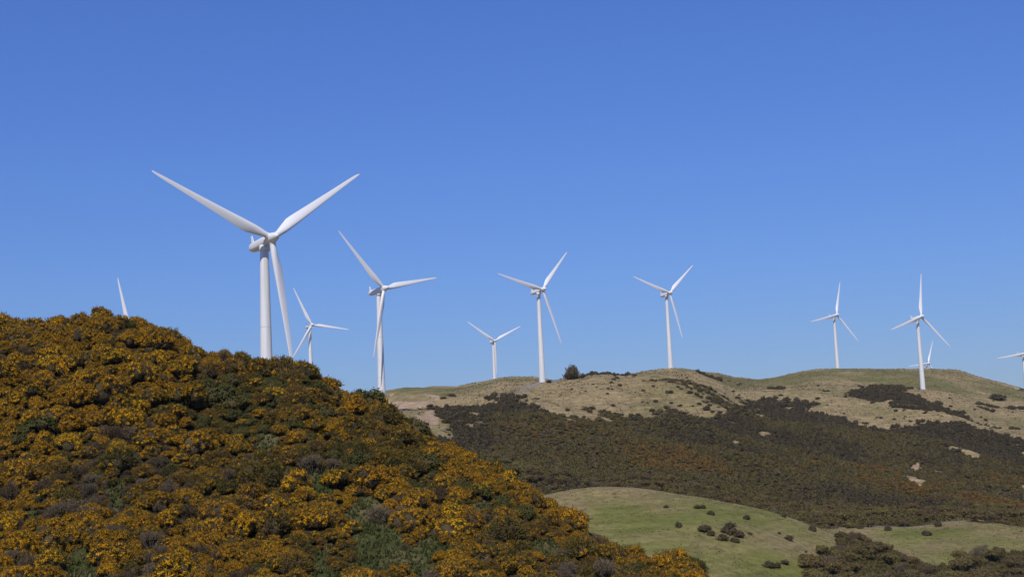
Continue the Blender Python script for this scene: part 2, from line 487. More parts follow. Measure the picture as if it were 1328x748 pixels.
def grid_patch(name, f, xs, ys, mat, attrs):
    X, Y = np.meshgrid(xs, ys)
    Z = f(X, Y)
    n, mcol = X.shape
    V = np.stack([X.ravel(), Y.ravel(), Z.ravel()], 1)
    idx = np.arange(n * mcol).reshape(n, mcol)
    F = np.stack([idx[:-1, :-1].ravel(), idx[:-1, 1:].ravel(), idx[1:, 1:].ravel(), idx[1:, :-1].ravel()], 1)
    me = fast_mesh(name, V, F, mat, True)
    for k, fn in attrs.items():
        a = me.attributes.new(k, 'FLOAT', 'POINT')
        a.data.foreach_set('value', np.asarray(fn(X, Y), np.float32).ravel())
    return tag(link(bpy.data.objects.new(name, me)), kind='structure')

# ---- what grows where: outlines on the land, in plan
def outline(surf, Y0, Y1, *pp):
    return np.array([hit(px, py, Y0, Y1, surf)[:2] for px, py in pp])

def inside(poly, x, y):
    x = np.asarray(x, float); y = np.asarray(y, float)
    r = np.zeros(x.shape, bool)
    n = len(poly)
    for i in range(n):
        x0, y0 = poly[i]; x1, y1 = poly[(i + 1) % n]
        c = ((y0 > y) != (y1 > y))
        r ^= c & (x < (x1 - x0) * (y - y0) / (y1 - y0 + 1e-12) + x0)
    return r

SCRUB = [outline(h_far, 560, 1800, *p) for p in (
    [(562, 560), (578, 536), (600, 528), (640, 519), (680, 521), (700, 532), (740, 549), (780, 547), (810, 544), (850, 549), (880, 546), (900, 543), (985, 541),
     (990, 526), (1010, 519), (1030, 521), (1050, 535), (1080, 545), (1110, 552), (1128, 566), (1142, 562), (1150, 554), (1190, 551), (1230, 548), (1260, 552), (1290, 562), (1330, 574), (1420, 592), (1420, 690), (1000, 690), (700, 660), (560, 620)],
    [(812, 505), (838, 499), (880, 507), (930, 511), (970, 516), (990, 524), (960, 524), (900, 518), (840, 509)],
    [(1108, 509), (1142, 501), (1176, 505), (1200, 515), (1172, 529), (1132, 523)],
    [(916, 528), (950, 530), (975, 536), (930, 537)],
    [(1282, 512), (1296, 506), (1310, 514), (1296, 520)],
    [(1196, 530), (1240, 528), (1262, 536), (1220, 538)])]
TAN = [outline(h_far, 560, 1800, *p) for p in (
    [(1056, 530), (1082, 524), (1130, 542), (1172, 564), (1142, 568), (1104, 552)],
    [(540, 545), (556, 528), (572, 530), (570, 556), (556, 566)])]
CLAY = [outline(h_far, 560, 1800, *p) for p in (
    [(540, 548), (552, 533), (566, 532), (566, 548), (556, 560), (545, 556)],
    [(500, 522), (530, 521), (562, 519), (560, 525), (530, 530), (500, 532)],
    [(1179, 606), (1185, 598), (1194, 600), (1197, 608), (1190, 613), (1183, 611)],
    [(1178, 620), (1188, 618), (1200, 630), (1196, 634), (1184, 628)],
    [(500, 511), (512, 511), (514, 513), (500, 514)],
    [(548, 511), (560, 511), (572, 519), (566, 520)])]
GREEN = [outline(h_far, 560, 1800, *p) for p in (
    [(500, 503), (600, 500), (660, 489), (700, 492), (690, 497), (600, 508), (520, 511)],
    [(830, 480), (880, 478), (900, 484), (870, 490), (840, 489)],
    [(930, 484), (975, 490), (1020, 486), (1080, 478), (1320, 490), (1330, 520), (1240, 508), (1200, 503), (1130, 497), (1060, 493), (1000, 500), (950, 508), (925, 500)],
    [(800, 533), (850, 533), (850, 546), (800, 545)],
    [(1060, 540), (1095, 540), (1100, 552), (1060, 548)],
    [(1140, 530), (1195, 538), (1150, 545)])]

def soft(polys, x, y, w=0.0):
    r = np.zeros(np.asarray(x).shape)
    for p in polys: r = np.maximum(r, inside(p, x, y))
    return r
def scrub_far(x, y):
    wx = x + 20 * fbm(x / 34.0, y / 34.0, 31, 4); wy = y + 30 * fbm(x / 34.0, y / 34.0, 47, 4)
    s = 0
    for ox, oy in ((0, 0), (9, 14), (-9, -16), (7, -26), (-8, 26), (20, 4), (-20, -4)):   # soft margins where the bushes thin out
        s = s + soft(SCRUB, wx + ox, wy + oy) * (1 - soft(TAN, wx + ox, wy + oy))
    s = s / 7.0 * (1 - soft(CLAY, x, y))
    clump = smooth(0.22, 0.6, fbm(x / 34.0, y / 30.0, 61, 4)) * ((y > 800) & (y < 1300) & (x > 40))
    bare = smooth(0.34, 0.6, fbm(x / 22.0, y / 26.0, 77, 3)) * smooth(700, 800, y)
    return np.maximum(s, clump * 0.75) * (1 - 0.8 * bare)
def green_far(x, y):
    wx = x + 10 * fbm(x / 40.0, y / 40.0, 51, 3); wy = y + 25 * fbm(x / 40.0, y / 40.0, 53, 3)
    return 0.22 + 0.45 * sum(soft(GREEN, wx + o, wy + 2 * o) for o in (-8, -3, 3, 8)) / 4 + 0.55 * fbm(x / 45.0, y / 60.0, 151, 4)
def bare_far(x, y):
    wx = x + 3 * fbm(x / 8.0, y / 8.0, 91, 2)
    return soft(CLAY, wx, y) * 0.85

GULLY = [outline(h_mid, 340, 700, *p) for p in (
    [(1050, 760), (1040, 735), (1052, 722), (1075, 716), (1086, 704), (1092, 692), (1118, 694), (1150, 712), (1185, 728), (1206, 736), (1235, 732), (1262, 718), (1300, 718), (1340, 712), (1420, 712), (1420, 790), (1050, 790)],)]
def green_mid(x, y):
    # dry on the brow, greener lower on the slope
    return np.clip(0.60 + 0.6 * fbm(x / 38.0, y / 30.0, 71, 3) - 0.55 * smooth(476, 520, y) * (1 - smooth(110, 150, x)) - 0.2 * smooth(555, 580, y), 0, 1)
def scrub_mid(x, y):
    return soft(GULLY, x, y) * 0.9

GAPS = [outline(h_near, 100, 260, *p) for p in (
    [(446, 664), (470, 640), (504, 656), (526, 712), (506, 744), (464, 736)],
    [(388, 624), (426, 602), (446, 634), (410, 654)],
    [(84, 724), (112, 704), (130, 730), (128, 790), (84, 790)],
    [(508, 728), (560, 692), (590, 712), (550, 756)],
    [(322, 566), (350, 556), (366, 576), (332, 590)],
    [(394, 736), (424, 706), (444, 760), (420, 790), (400, 790)],
    [(255, 447), (318, 454), (318, 464), (262, 460)],
    [(138, 640), (150, 612), (166, 640), (156, 680)],
    [(20, 668), (44, 660), (50, 676), (26, 682)],
    [(690, 706), (716, 696), (726, 716), (700, 724)],
    [(610, 652), (634, 646), (640, 660), (616, 668)])]
def gap_near(x, y):
    return soft(GAPS, x + 0.8 * fbm(x / 3, y / 3, 5, 2), y)
def scrub_near(x, y):
    edge = smooth(38, 44, x + (y - 150) * 0.25)
    return np.clip(0.95 - 0.8 * gap_near(x, y) - edge, 0, 1) * smooth(95, 112, y)
def green_near(x, y):
    return np.clip(0.75 + 0.3 * fbm(x / 12, y / 12, 8, 2), 0, 1) * (1 - smooth(38, 44, x + (y - 150) * 0.25)) * (0.3 + 0.7 * (np.abs(x + 65) > 6))

zero = lambda x, y: 0 * x
grid_patch('gorse_hill', h_near, np.arange(-130, 110, 0.8), np.r_[np.arange(-60, 95, 3.0), np.arange(95, 240, 0.8), np.arange(240, 331, 2.5)], M['near_land'], dict(scrub=scrub_near, green=green_near, bare=zero))
grid_patch('paddock_hill', h_mid, np.arange(-70, 400, 1.6), np.arange(300, 716, 1.6), M['mid_land'], dict(scrub=scrub_mid, green=green_mid, bare=zero))
yg = np.concatenate([np.arange(380, 640, 4.0), np.arange(640, 1320, 2.2), np.arange(1320, 1700, 4.0), np.arange(1700, 3000, 14.0)])
grid_patch('ridge_hill', h_far, np.arange(-480, 900, 3.2), yg, M['far_land'], dict(scrub=scrub_far, green=green_far, bare=bare_far))
gm = fast_mesh('ground', np.array([(-30000, -30000, -76), (30000, -30000, -76), (30000, 30000, -76), (-30000, 30000, -76)]), np.array([(0, 1, 2, 3)]), M['mid_land'])
tag(link(bpy.data.objects.new('ground', gm)), kind='structure')

# gravel track climbing to the turbine by the round tree
def track(name, path, width, mat, lift=0.15):
    P = [hit(px, py, 560, 1800, h_far) for px, py in path]
    q = []
    for a, b in zip(P[:-1], P[1:]):
        n = max(2, int(np.hypot(*(b - a)[:2]) / 3))
        q += [a + (b - a) * t for t in np.linspace(0, 1, n, endpoint=False)]
    q.append(P[-1]); q = np.array(q)
    for _ in range(6): q[1:-1] = (q[:-2] + 2 * q[1:-1] + q[2:]) / 4
    V, F = [], []
    for i, p in enumerate(q):
        d = (q[min(i + 1, len(q) - 1)] - q[max(i - 1, 0)])[:2]; d /= np.hypot(*d) + 1e-9
        nrm = np.array([-d[1], d[0]])
        w = width * (1 + 0.2 * math.sin(i * 0.37))
        for s in np.linspace(-1, 1, 7):
            x, y = p[:2] + nrm * s * w / 2
            V.append((x, y, float(h_far(x, y)) + lift))
    for i in range(len(q) - 1):
        for k in range(6):
            F.append((i * 7 + k, i * 7 + k + 1, (i + 1) * 7 + k + 1, (i + 1) * 7 + k))
    return tag(link(bpy.data.objects.new(name, mesh(name, V, F, mat, True))), kind='structure')
track('gravel_track', [(652, 512), (668, 508), (684, 503), (700, 498.5), (716, 494.5), (728, 492)], 9.0, M['gravel'], 0.12)

# ------------------------------------------------------------------ wind turbines
TILT = math.radians(6.2); OVER = 4.8; BLADE_R = 41.5

def lathe(profile, n=32):
    V, F = [], []
    for r, z in profile:
        for k in range(n):
            a = 2 * math.pi * k / n
            V.append((r * math.cos(a), r * math.sin(a), z))
    for i in range(len(profile) - 1):
        for k in range(n):
            F.append((i * n + k, i * n + (k + 1) % n, (i + 1) * n + (k + 1) % n, (i + 1) * n + k))
    F.append(tuple(range(n))[::-1]); F.append(tuple((len(profile) - 1) * n + k for k in range(n)))
    return V, F

def tower_mesh():
    top = HUB_H - 2.6
    prof = [(2.30, -4.0), (2.30, 0.0)]
    for z in np.linspace(0.3, top - 0.4, 13):
        r = 2.28 + (1.30 - 2.28) * (z / top) ** 1.05
        prof.append((r, z))
    prof += [(1.30, top - 0.2), (1.42, top - 0.15), (1.42, top + 0.3), (1.36, top + 0.35)]
    return mesh('tower', *lathe(prof, 40), M['steel'], True)

def loft(sections, closed_ends=True):
    V, F = [], []
    n = len(sections[0])
    for s in sections: V += [tuple(p) for p in s]
    for i in range(len(sections) - 1):
        for k in range(n):
            F.append((i * n + k, i * n + (k + 1) % n, (i + 1) * n + (k + 1) % n, (i + 1) * n + k))
    if closed_ends:
        F.append(tuple(range(n))[::-1]); F.append(tuple((len(sections) - 1) * n + k for k in range(n)))
    return V, F

def superellipse(a, b, p, n, y, dz=0.0):
    out = []
    for k in range(n):
        t = 2 * math.pi * k / n
        c, s_ = math.cos(t), math.sin(t)
        out.append((a * math.copysign(abs(c) ** (2 / p), c), y, dz + b * math.copysign(abs(s_) ** (2 / p), s_)))
    return out

# nacelle, hub and fin are built with the rotor shaft along -Y and the hub centre at the origin
def nacelle_mesh():
    S = []
    for y, a, b, p, dz in ((1.55, 1.15, 1.15, 2.2, 0), (1.7, 1.36, 1.36, 2.3, 0), (2.6, 1.48, 1.48, 2.5, 0), (5.5, 1.52, 1.55, 2.6, 0), (9.5, 1.50, 1.52, 2.6, 0.0),
                           (11.3, 1.44, 1.44, 2.5, 0.04), (12.2, 1.26, 1.24, 2.4, 0.08), (12.7, 0.95, 0.92, 2.2, 0.1), (12.9, 0.45, 0.45, 2.0, 0.1)):
        S.append(superellipse(a, b, p, 28, y, dz))
    V, F = loft(S)
    # yaw neck under the body
    nv = len(V)
    prof = [(1.55, -2.75), (1.62, -2.5), (1.62, -1.2), (1.5, -1.0)]
    v2, f2 = lathe(prof, 28)
    V += [(x, y + OVER, z) for x, y, z in v2]; F += [tuple(i + nv for i in f) for f in f2]
    return mesh('nacelle', V, F, M['gel'], True)

def fin_mesh():
    S = []
    for z, y0, y1, w in ((1.2, 10.8, 12.3, 0.18), (2.4, 11.3, 12.4, 0.16), (4.0, 11.8, 12.5, 0.12)):
        S.append([(-w, y0, z), (w, y0, z), (w, y1, z), (-w, y1, z)])
    return mesh('wind_mast', *loft(S), M['gel'])

def hub_mesh():
    prof = [(1.5, -1.5), (1.6, -1.2), (1.66, -0.3), (1.60, 0.7), (1.40, 1.7), (1.12, 2.6), (0.78, 3.3), (0.42, 3.7), (0.12, 3.85)]
    V, F = lathe(prof, 32)
    V = [(x, -z, y) for x, y, z in V]           # nose towards -Y
    nv = len(V)
    for k in range(3):
        v2, f2 = lathe([(1.02, 0.6), (1.02, 1.75), (0.96, 1.85)], 24)
        a = 2 * math.pi * k / 3
        V += [(x * math.cos(a) + z * math.sin(a), y, -x * math.sin(a) + z * math.cos(a)) for x, y, z in v2]
        F += [tuple(i + nv for i in f) for f in f2]; nv = len(V)
    return mesh('hub', V, F, M['gel'], True)

def blade_mesh():
    S = []
    R = BLADE_R
    rs = [1.3, 2.0, 2.8, 4.0, 5.5, 7.0, 8.5, 10.5, 13, 17, 22, 27, 32, 36, 39, 40.4, 41.1, 41.5]
    for r in rs:
        chord = float(np.interp(r, [1.3, 2.8, 5.5, 8.5, 10.5, 17, 27, 36, 39.5, 41, 41.5], [1.85, 1.9, 2.75, 3.40, 3.35, 2.70, 1.85, 1.18, 0.86, 0.5, 0.12]))
        thick = float(np.interp(r, [1.3, 2.8, 5.5, 8.5, 13, 22, 41.5], [1.0, 0.97, 0.60, 0.42, 0.30, 0.21, 0.15])) * chord
        tw = math.radians(float(np.interp(r, [1.3, 6, 10, 17, 27, 41.5], [15, 14, 10.5, 6, 2.5, 0.0])) + 2.0)
        axis_at = float(np.interp(r, [1.3, 2.8, 8.5, 41.5], [0.5, 0.5, 0.33, 0.28]))
        roundness = float(np.interp(r, [1.3, 2.8, 7], [1, 1, 0]))
        sec = []
        n = 28
        for k in range(n):
            t = 2 * math.pi * k / n
            c = 0.5 * (1 + math.cos(t))                  # 1 = trailing edge, 0 = leading edge
            yt = 5 * (0.2969 * math.sqrt(c) - 0.126 * c - 0.3516 * c * c + 0.2843 * c ** 3 - 0.1036 * c ** 4)
            foil = yt * (1 if math.sin(t) >= 0 else -1)
            circ = 0.5 * math.sin(t)
            th = (roundness * circ + (1 - roundness) * foil) * thick
            xx = (axis_at - c) * chord                   # leading edge towards +x
            yy = th
            sec.append((xx * math.cos(tw) + yy * math.sin(tw), -xx * math.sin(tw) + yy * math.cos(tw), r))
        S.append(sec)
    return mesh('blade', *loft(S), M['gel'], True)

def pad_mesh():
    return mesh('foundation', *lathe([(3.6, -4.0), (3.6, 0.02), (3.5, 0.10), (2.4, 0.12)], 32), M['concrete'])

def door_mesh():
    V, F = [], []
    n = 6
    for i in range(n + 1):
        a = math.radians(-90 - 13 + 26 * i / n)
        for r in (2.24, 2.36):
            for z in (0.7, 3.0):
                V.append((r * math.cos(a), r * math.sin(a), z))
    for i in range(n):
        b, c = i * 4, i * 4 + 4
        F += [(b + 2, c + 2, c + 3, b + 3), (b + 1, b + 3, c + 3, c + 1), (b, c, c + 2, b + 2)]
    F += [(0, 2, 3, 1), (n * 4, n * 4 + 1, n * 4 + 3, n * 4 + 2)]
    return mesh('door', V, F, M['steel'])

def seam_mesh(z):
    r = 2.28 + (1.30 - 2.28) * (z / (HUB_H - 2.6)) ** 1.05
    return mesh('seam', *lathe([(r - 0.02, z - 0.14), (r + 0.035, z - 0.12), (r + 0.035, z + 0.12), (r - 0.02, z + 0.14)], 40), M['seam'])
M['seam'] = plain('seam_paint', (0.60, 0.59, 0.58), 0.6, 0.3)
SEAMS = [seam_mesh(z) for z in (18.0, 40.5)]
T_ME = dict(tower=tower_mesh(), nacelle=nacelle_mesh(), mast=fin_mesh(), hub=hub_mesh(), blade=blade_mesh(), pad=pad_mesh(), door=door_mesh())
ct, st = math.cos(TILT), math.sin(TILT)
tilt_m = Matrix.Rotation(-TILT, 4, 'X')
def part(name, me, parent, mat4=None):
    o = link(bpy.data.objects.new(name, me), parent)
    if mat4 is not None: o.matrix_local = mat4
    return o
for (hx, hy, hz), yaw, ph, lab in TURB:
    a = math.radians(yaw)
    base = (hx - OVER * ct * math.sin(a), hy + OVER * ct * math.cos(a), hz - HUB_H)
    root = empty('wind_turbine', base, a)
    tag(root, lab, 'wind turbine', 'wind turbines on the ridge')
    tw = part('tower', T_ME['tower'], root)
    part('door', T_ME['door'], tw, Matrix.Rotation(math.radians(200), 4, 'Z'))
    for sm in SEAMS: part('seam', sm, tw)
    part('foundation', T_ME['pad'], root)
    hubm = Matrix.Translation((0, -OVER * ct, HUB_H)) @ tilt_m
    nac = part('nacelle', T_ME['nacelle'], root, hubm)
    part('wind_mast', T_ME['mast'], nac)
    p = math.radians(ph)
    part('hub', T_ME['hub'], root, hubm @ Matrix.Rotation(p, 4, 'Y'))
    for k in range(3):
        part('blade', T_ME['blade'], root, hubm @ Matrix.Rotation(p + k * 2 * math.pi / 3, 4, 'Y'))

# transformer cabinet beside the second turbine
def box(x0, x1, y0, y1, z0, z1):
    V = [(x, y, z) for z in (z0, z1) for x, y in ((x0, y0), (x1, y0), (x1, y1), (x0, y1))]
    return V, [(3, 2, 1, 0), (4, 5, 6, 7), (0, 1, 5, 4), (1, 2, 6, 5), (2, 3, 7, 6), (3, 0, 4, 7)]
p = at(508.5, 530, 765); kz = float(ground(p[0], p[1]))
kio = empty('transformer_cabinet', (p[0], p[1], max(kz, p[2]) - 0.1), 0.15)
tag(kio, 'small dark transformer cabinet beside the tower at the dip of the gorse hill', 'cabinet')
link(bpy.data.objects.new('body', mesh('body', *box(-1.6, 1.6, -1.1, 1.1, -1.0, 2.1), M['cabinet'])), kio)
link(bpy.data.objects.new('lid', mesh('lid', *box(-1.75, 1.75, -1.25, 1.25, 2.103, 2.3), M['cabinet'])), kio)
for s_ in (-0.78, 0.78):
    link(bpy.data.objects.new('door', mesh('door', *box(s_ - 0.7, s_ + 0.7, -1.15, -1.103, 0.15, 1.95), M['cabinet'])), kio)

# ------------------------------------------------------------------ plants: shapes
def blob_core(centres, radii, sub=1):
    """rounded inner mass under the leaves, one lump per lobe"""
    t = (1 + 5 ** 0.5) / 2
    iv = np.array([(-1, t, 0), (1, t, 0), (-1, -t, 0), (1, -t, 0), (0, -1, t), (0, 1, t), (0, -1, -t), (0, 1, -t), (t, 0, -1), (t, 0, 1), (-t, 0, -1), (-t, 0, 1)], float)
    iv /= np.linalg.norm(iv[0])
    jf = np.array([(0, 11, 5), (0, 5, 1), (0, 1, 7), (0, 7, 10), (0, 10, 11), (1, 5, 9), (5, 11, 4), (11, 10, 2), (10, 7, 6), (7, 1, 8), (3, 9, 4), (3, 4, 2), (3, 2, 6), (3, 6, 8), (3, 8, 9), (4, 9, 5), (2, 4, 11), (6, 2, 10), (8, 6, 7), (9, 8, 1)])
    V = np.concatenate([c + iv * r for c, r in zip(centres, radii)])
    F = np.concatenate([jf + 12 * i for i in range(len(centres))])
    return V, F

def unit(v):
    return v / (np.linalg.norm(v, axis=-1, keepdims=True) + 1e-9)

def spikes(rng, P, D, length, width):
    """thin triangles at P pointing along D"""
    n = len(P)
    side = unit(np.cross(D, rng.normal(size=(n, 3))))
    L = (length * rng.uniform(0.6, 1.35, (n, 1))); w = width * rng.uniform(0.7, 1.3, (n, 1))
    V = np.stack([P - side * w / 2, P + side * w / 2, P + D * L], 1).reshape(-1, 3)
    return V, np.arange(3 * n).reshape(n, 3)

def flakes(rng, P, D, size):
    """small quads facing roughly along D"""
    n = len(P)
    nn = unit(D + rng.normal(size=(n, 3)) * 0.55)
    a = unit(np.cross(nn, rng.normal(size=(n, 3)))); b = np.cross(nn, a)
    s1 = size * rng.uniform(0.6, 1.4, (n, 1)); s2 = size * rng.uniform(0.45, 1.0, (n, 1))
    V = np.stack([P - a * s1 / 2 - b * s2 / 3, P + a * s1 / 2 - b * s2 / 2, P + a * s1 / 3 + b * s2 / 2, P - a * s1 / 2.2 + b * s2 / 2], 1).reshape(-1, 3)
    return V, np.arange(4 * n).reshape(n, 4)

def tubes(paths, sides=5):
    """paths: list of (points, radii)"""
    V, F, o = [], [], 0
    for P, Rr in paths:
        P = np.asarray(P, float)
        for i, p in enumerate(P):
            d = unit(P[min(i + 1, len(P) - 1)] - P[max(i - 1, 0)])
            a = unit(np.cross(d, (0.3, 1, 0.1))); b = np.cross(d, a)
            for k in range(sides):
                t = 2 * math.pi * k / sides
                V.append(p + (a * math.cos(t) + b * math.sin(t)) * Rr[i])
        for i in range(len(P) - 1):
            for k in range(sides):
                F.append((o + i * sides + k, o + i * sides + (k + 1) % sides, o + (i + 1) * sides + (k + 1) % sides, o + (i + 1) * sides + k))
        o += len(P) * sides
    return np.array(V), np.array(F)

def dome(rng, n, w, h, r0=0.20, r1=0.38):
    C, R = [], []
    for k in range(n):
        a = rng.uniform(0, 2 * math.pi); q = math.sqrt(rng.uniform(0, 1)) * 0.64 * w / 2
        r = rng.uniform(r0, r1) * w
        z = (h - r * 0.9) * (1 - 0.75 * (q / (w / 2)) ** 2) * rng.uniform(0.45, 1.0)
        C.append((q * math.cos(a), q * math.sin(a), max(z, r * 0.3)))
        R.append((r, r * rng.uniform(0.85, 1.1), r * rng.uniform(0.75, 1.0)))
    return np.array(C), np.array(R)

def tufts_on(rng, C, R, n, zmin=-0.25):
    """points spread over the outside of a heap of lobes, and their outward directions"""
    out, nrm, li = [], [], []
    while len(out) < n:
        k = rng.integers(len(C)); d = unit(rng.normal(size=3))
        if d[2] < zmin: continue
        p = C[k] + d * R[k]
        q = ((p - C) / (R * 0.93))
        if ((q ** 2).sum(1) < 1).sum() > 0 or p[2] < 0.05: continue
        out.append(p); nrm.append(unit(d / R[k])); li.append(k)
    return np.array(out), np.array(nrm), np.array(li)

def gorse_parts(seed, w, h, bloom, nt=120):
    rng = np.random.default_rng(seed)
    C, R = dome(rng, 13, w, h, 0.16, 0.36)
    T, Nn, li = tufts_on(rng, C, R * 0.92, nt)
    per = 20
    idx = np.repeat(np.arange(nt), per)
    D = unit(Nn[idx] * 0.9 + rng.normal(size=(nt * per, 3)) * 0.6 + np.array([0, 0, 0.35]))
    P = T[idx] + rng.normal(size=(nt * per, 3)) * 0.12
    V1, F1 = spikes(rng, P, D, 0.26, 0.085)
    Vc, Fc = blob_core(C, R * 0.86)
    Vc[:, 2] = np.maximum(Vc[:, 2], -0.2)
    wood = (Vc, Fc)  # solid filler that blocks see-through and darkens the inside of the bush
    # blossom sits on the shoots that reach the light, more on some limbs than on others
    lobe = rng.uniform(0, 1, len(C))
    pr = np.clip(bloom * (0.45 + 1.1 * lobe[li]) * (0.45 + 0.75 * np.clip(Nn[:, 2] + 0.25, 0, 1)), 0, 1)
    on = np.where(rng.uniform(0, 1, nt) < pr)[0]
    fl = None
    if len(on):
        pf = 46
        j = np.repeat(on, pf)
        Df = unit(Nn[j] + rng.normal(size=(len(j), 3)) * 0.55 + np.array([0, 0, 0.3]))
        Pf = T[j] + Df * rng.uniform(0.10, 0.27, (len(j), 1)) + rng.normal(size=(len(j), 3)) * 0.04
        fl = flakes(rng, Pf, Df, 0.066)
    return (V1, F1), fl, wood

def stems(rng, n, h, spread, r=0.035, lean=(0, 0), seg=5):
    out = []
    for k in range(n):
        a = rng.uniform(0, 2 * math.pi); p = np.array([0.15 * math.cos(a), 0.15 * math.sin(a), -0.3]) * (1 + 0 * r)
        d = np.array([math.cos(a) * spread + lean[0], math.sin(a) * spread + lean[1], 1.0])
        P = [p]
        for i in range(seg):
            p = p + unit(d + rng.normal(size=3) * 0.22) * (h + 0.3) / seg
            P.append(p)
        out.append((P, np.linspace(r, r * 0.4, seg + 1)))
    return out

VARIANTS = {}
def variant(kind, parts):
    """parts: list of (part name, (V, F), material)"""
    VARIANTS.setdefault(kind, []).append([(n, fast_mesh(kind + '_' + n, vf[0], vf[1], mt)) for n, vf, mt in parts if vf is not None])

for i, (w, h, bl) in enumerate([(2.5, 1.9, 1.15), (3.0, 2.0, 0.95), (2.3, 2.2, 0.9), (2.8, 1.8, 1.35), (2.4, 1.7, 1.6)]):
    lf, fl, dc = gorse_parts(100 + i, w, h, bl)
    variant('gorse_full', [('foliage', lf, M['gorse_leaf']), ('flowers', fl, M['gorse_flower']), ('dark_core', dc, M['gorse_wood'])])
for i, (w, h, bl) in enumerate([(2.5, 1.9, 0.55), (2.8, 1.8, 0.4), (2.4, 2.1, 0.7), (2.2, 1.7, 0.5)]):
    lf, fl, dc = gorse_parts(200 + i, w, h, bl)
    variant('gorse_half', [('foliage', lf, M['gorse_leaf']), ('flowers', fl, M['gorse_flower']), ('dark_core', dc, M['gorse_wood'])])
for i, (w, h, bl) in enumerate([(2.4, 1.6, 0.12), (2.7, 1.8, 0.07), (2.2, 1.7, 0.15)]):
    lf, fl, dc = gorse_parts(300 + i, w, h, bl)
    variant('gorse_bare', [('foliage', lf, M['gorse_leaf']), ('flowers', fl, M['gorse_flower']), ('dark_core', dc, M['gorse_wood'])])
for i, (w, h) in enumerate([(2.6, 1.8), (3.0, 1.7), (2.3, 2.0)]):
    rng = np.random.default_rng(400 + i)
    C, R = dome(rng, 10, w, h)
    T, Nn, li = tufts_on(rng, C, R * 0.95, 110)
    idx = np.repeat(np.arange(110), 18)
    lf = flakes(rng, T[idx] + rng.normal(size=(len(idx), 3)) * 0.12, unit(Nn[idx] + np.array([0, 0, .3])), 0.14)
    core = blob_core(C, R * 0.86)
    variant('green', [('foliage', lf, M['green_leaf']), ('dark_core', core, M['gorse_wood'])])
for i, (w, h) in enumerate([(1.9, 1.7), (2.4, 1.5), (1.7, 2.0), (2.2, 1.8)]):
    rng = np.random.default_rng(500 + i)
    C, R = dome(rng, 6, w, h)
    T, Nn, li = tufts_on(rng, C, R * 0.85, 80, -0.1)
    idx = np.repeat(np.arange(80), 18)
    D = unit(Nn[idx] + rng.normal(size=(len(idx), 3)) * 0.7 + np.array([0, 0, .3]))
    tw = spikes(rng, T[idx] + rng.normal(size=(len(idx), 3)) * 0.15, D, 0.32, 0.045)
    st_ = tubes(stems(rng, 5, h * 0.7, 0.45, 0.03))
    variant('dead', [('twigs', tw, M['dry_twig']), ('stem', st_, M['pale_wood'])])

def tree_parts(seed, w, h, lean, leaf=0.27, nt=210, per=13):
    rng = np.random.default_rng(seed)
    st_ = stems(rng, 5, h * 0.66, 0.42, 0.09, (lean, 0.05), 5)
    tips = [np.array(p[0][-1]) for p in st_]
    C, R = [], []
    for k in range(11):
        b = tips[k % len(tips)] + rng.normal(size=3) * np.array([w * 0.20, w * 0.20, h * 0.05])
        t = (b[0] - lean * h * 0.5) / (w / 2)
        r = rng.uniform(0.16, 0.27) * w
        C.append((b[0], b[1], h * (0.64 + 0.12 * t * np.sign(lean)) + rng.normal() * 0.3)); R.append((r, r, r * rng.uniform(0.55, 0.75)))
    C, R = np.array(C), np.array(R)
    T, Nn, li = tufts_on(rng, C, R, nt, -0.6)
    idx = np.repeat(np.arange(nt), per)
    lf = flakes(rng, T[idx] + rng.normal(size=(len(idx), 3)) * 0.22, unit(Nn[idx] + np.array([0, 0, .35])), leaf)
    limbs = list(st_)
    for c in C[::2]:
        a = st_[rng.integers(len(st_))][0][3]
        limbs.append(([a, (np.array(a) + c) / 2 + rng.normal(size=3) * 0.2, c], [0.06, 0.05, 0.03]))
    core = blob_core(C, R * 0.72)  # solid dark filler giving the crown a shaded inside
    return lf, tubes(limbs), core
for i, (w, h, ln) in enumerate([(6.5, 4.4, -0.35), (7.5, 4.4, -0.5), (5.5, 4.8, -0.25), (6.8, 4.0, -0.45), (5.0, 3.8, -0.3)]):
    lf, tr, core = tree_parts(600 + i, w, h, ln)
    V = np.concatenate([lf[0]]); F = lf[1]
    variant('tree', [('crown', (V, F), M['tree_leaf']), ('dark_core', core, M['gorse_wood']), ('trunk', tr, M['pale_wood'])])
for i, (w, h, ln) in enumerate([(5.0, 4.2, -0.35), (4.4, 3.8, -0.45)]):
    rng = np.random.default_rng(650 + i)
    st_ = stems(rng, 6, h * 0.75, 0.4, 0.08, (ln, 0.05), 5)
    tips = np.array([p[0][-1] for p in st_])
    C = tips + rng.normal(size=tips.shape) * 0.4; R = np.tile(np.array([[w * 0.2, w * 0.2, w * 0.14]]), (len(C), 1))
    T, Nn, li = tufts_on(rng, C, R, 90, -0.6)
    idx = np.repeat(np.arange(90), 16)
    tw = spikes(rng, T[idx] + rng.normal(size=(len(idx), 3)) * 0.25, unit(Nn[idx] + rng.normal(size=(len(idx), 3)) * 0.7), 0.6, 0.07)
    variant('tree', [('crown', tw, M['dry_twig']), ('trunk', tubes(st_), M['pale_wood'])])
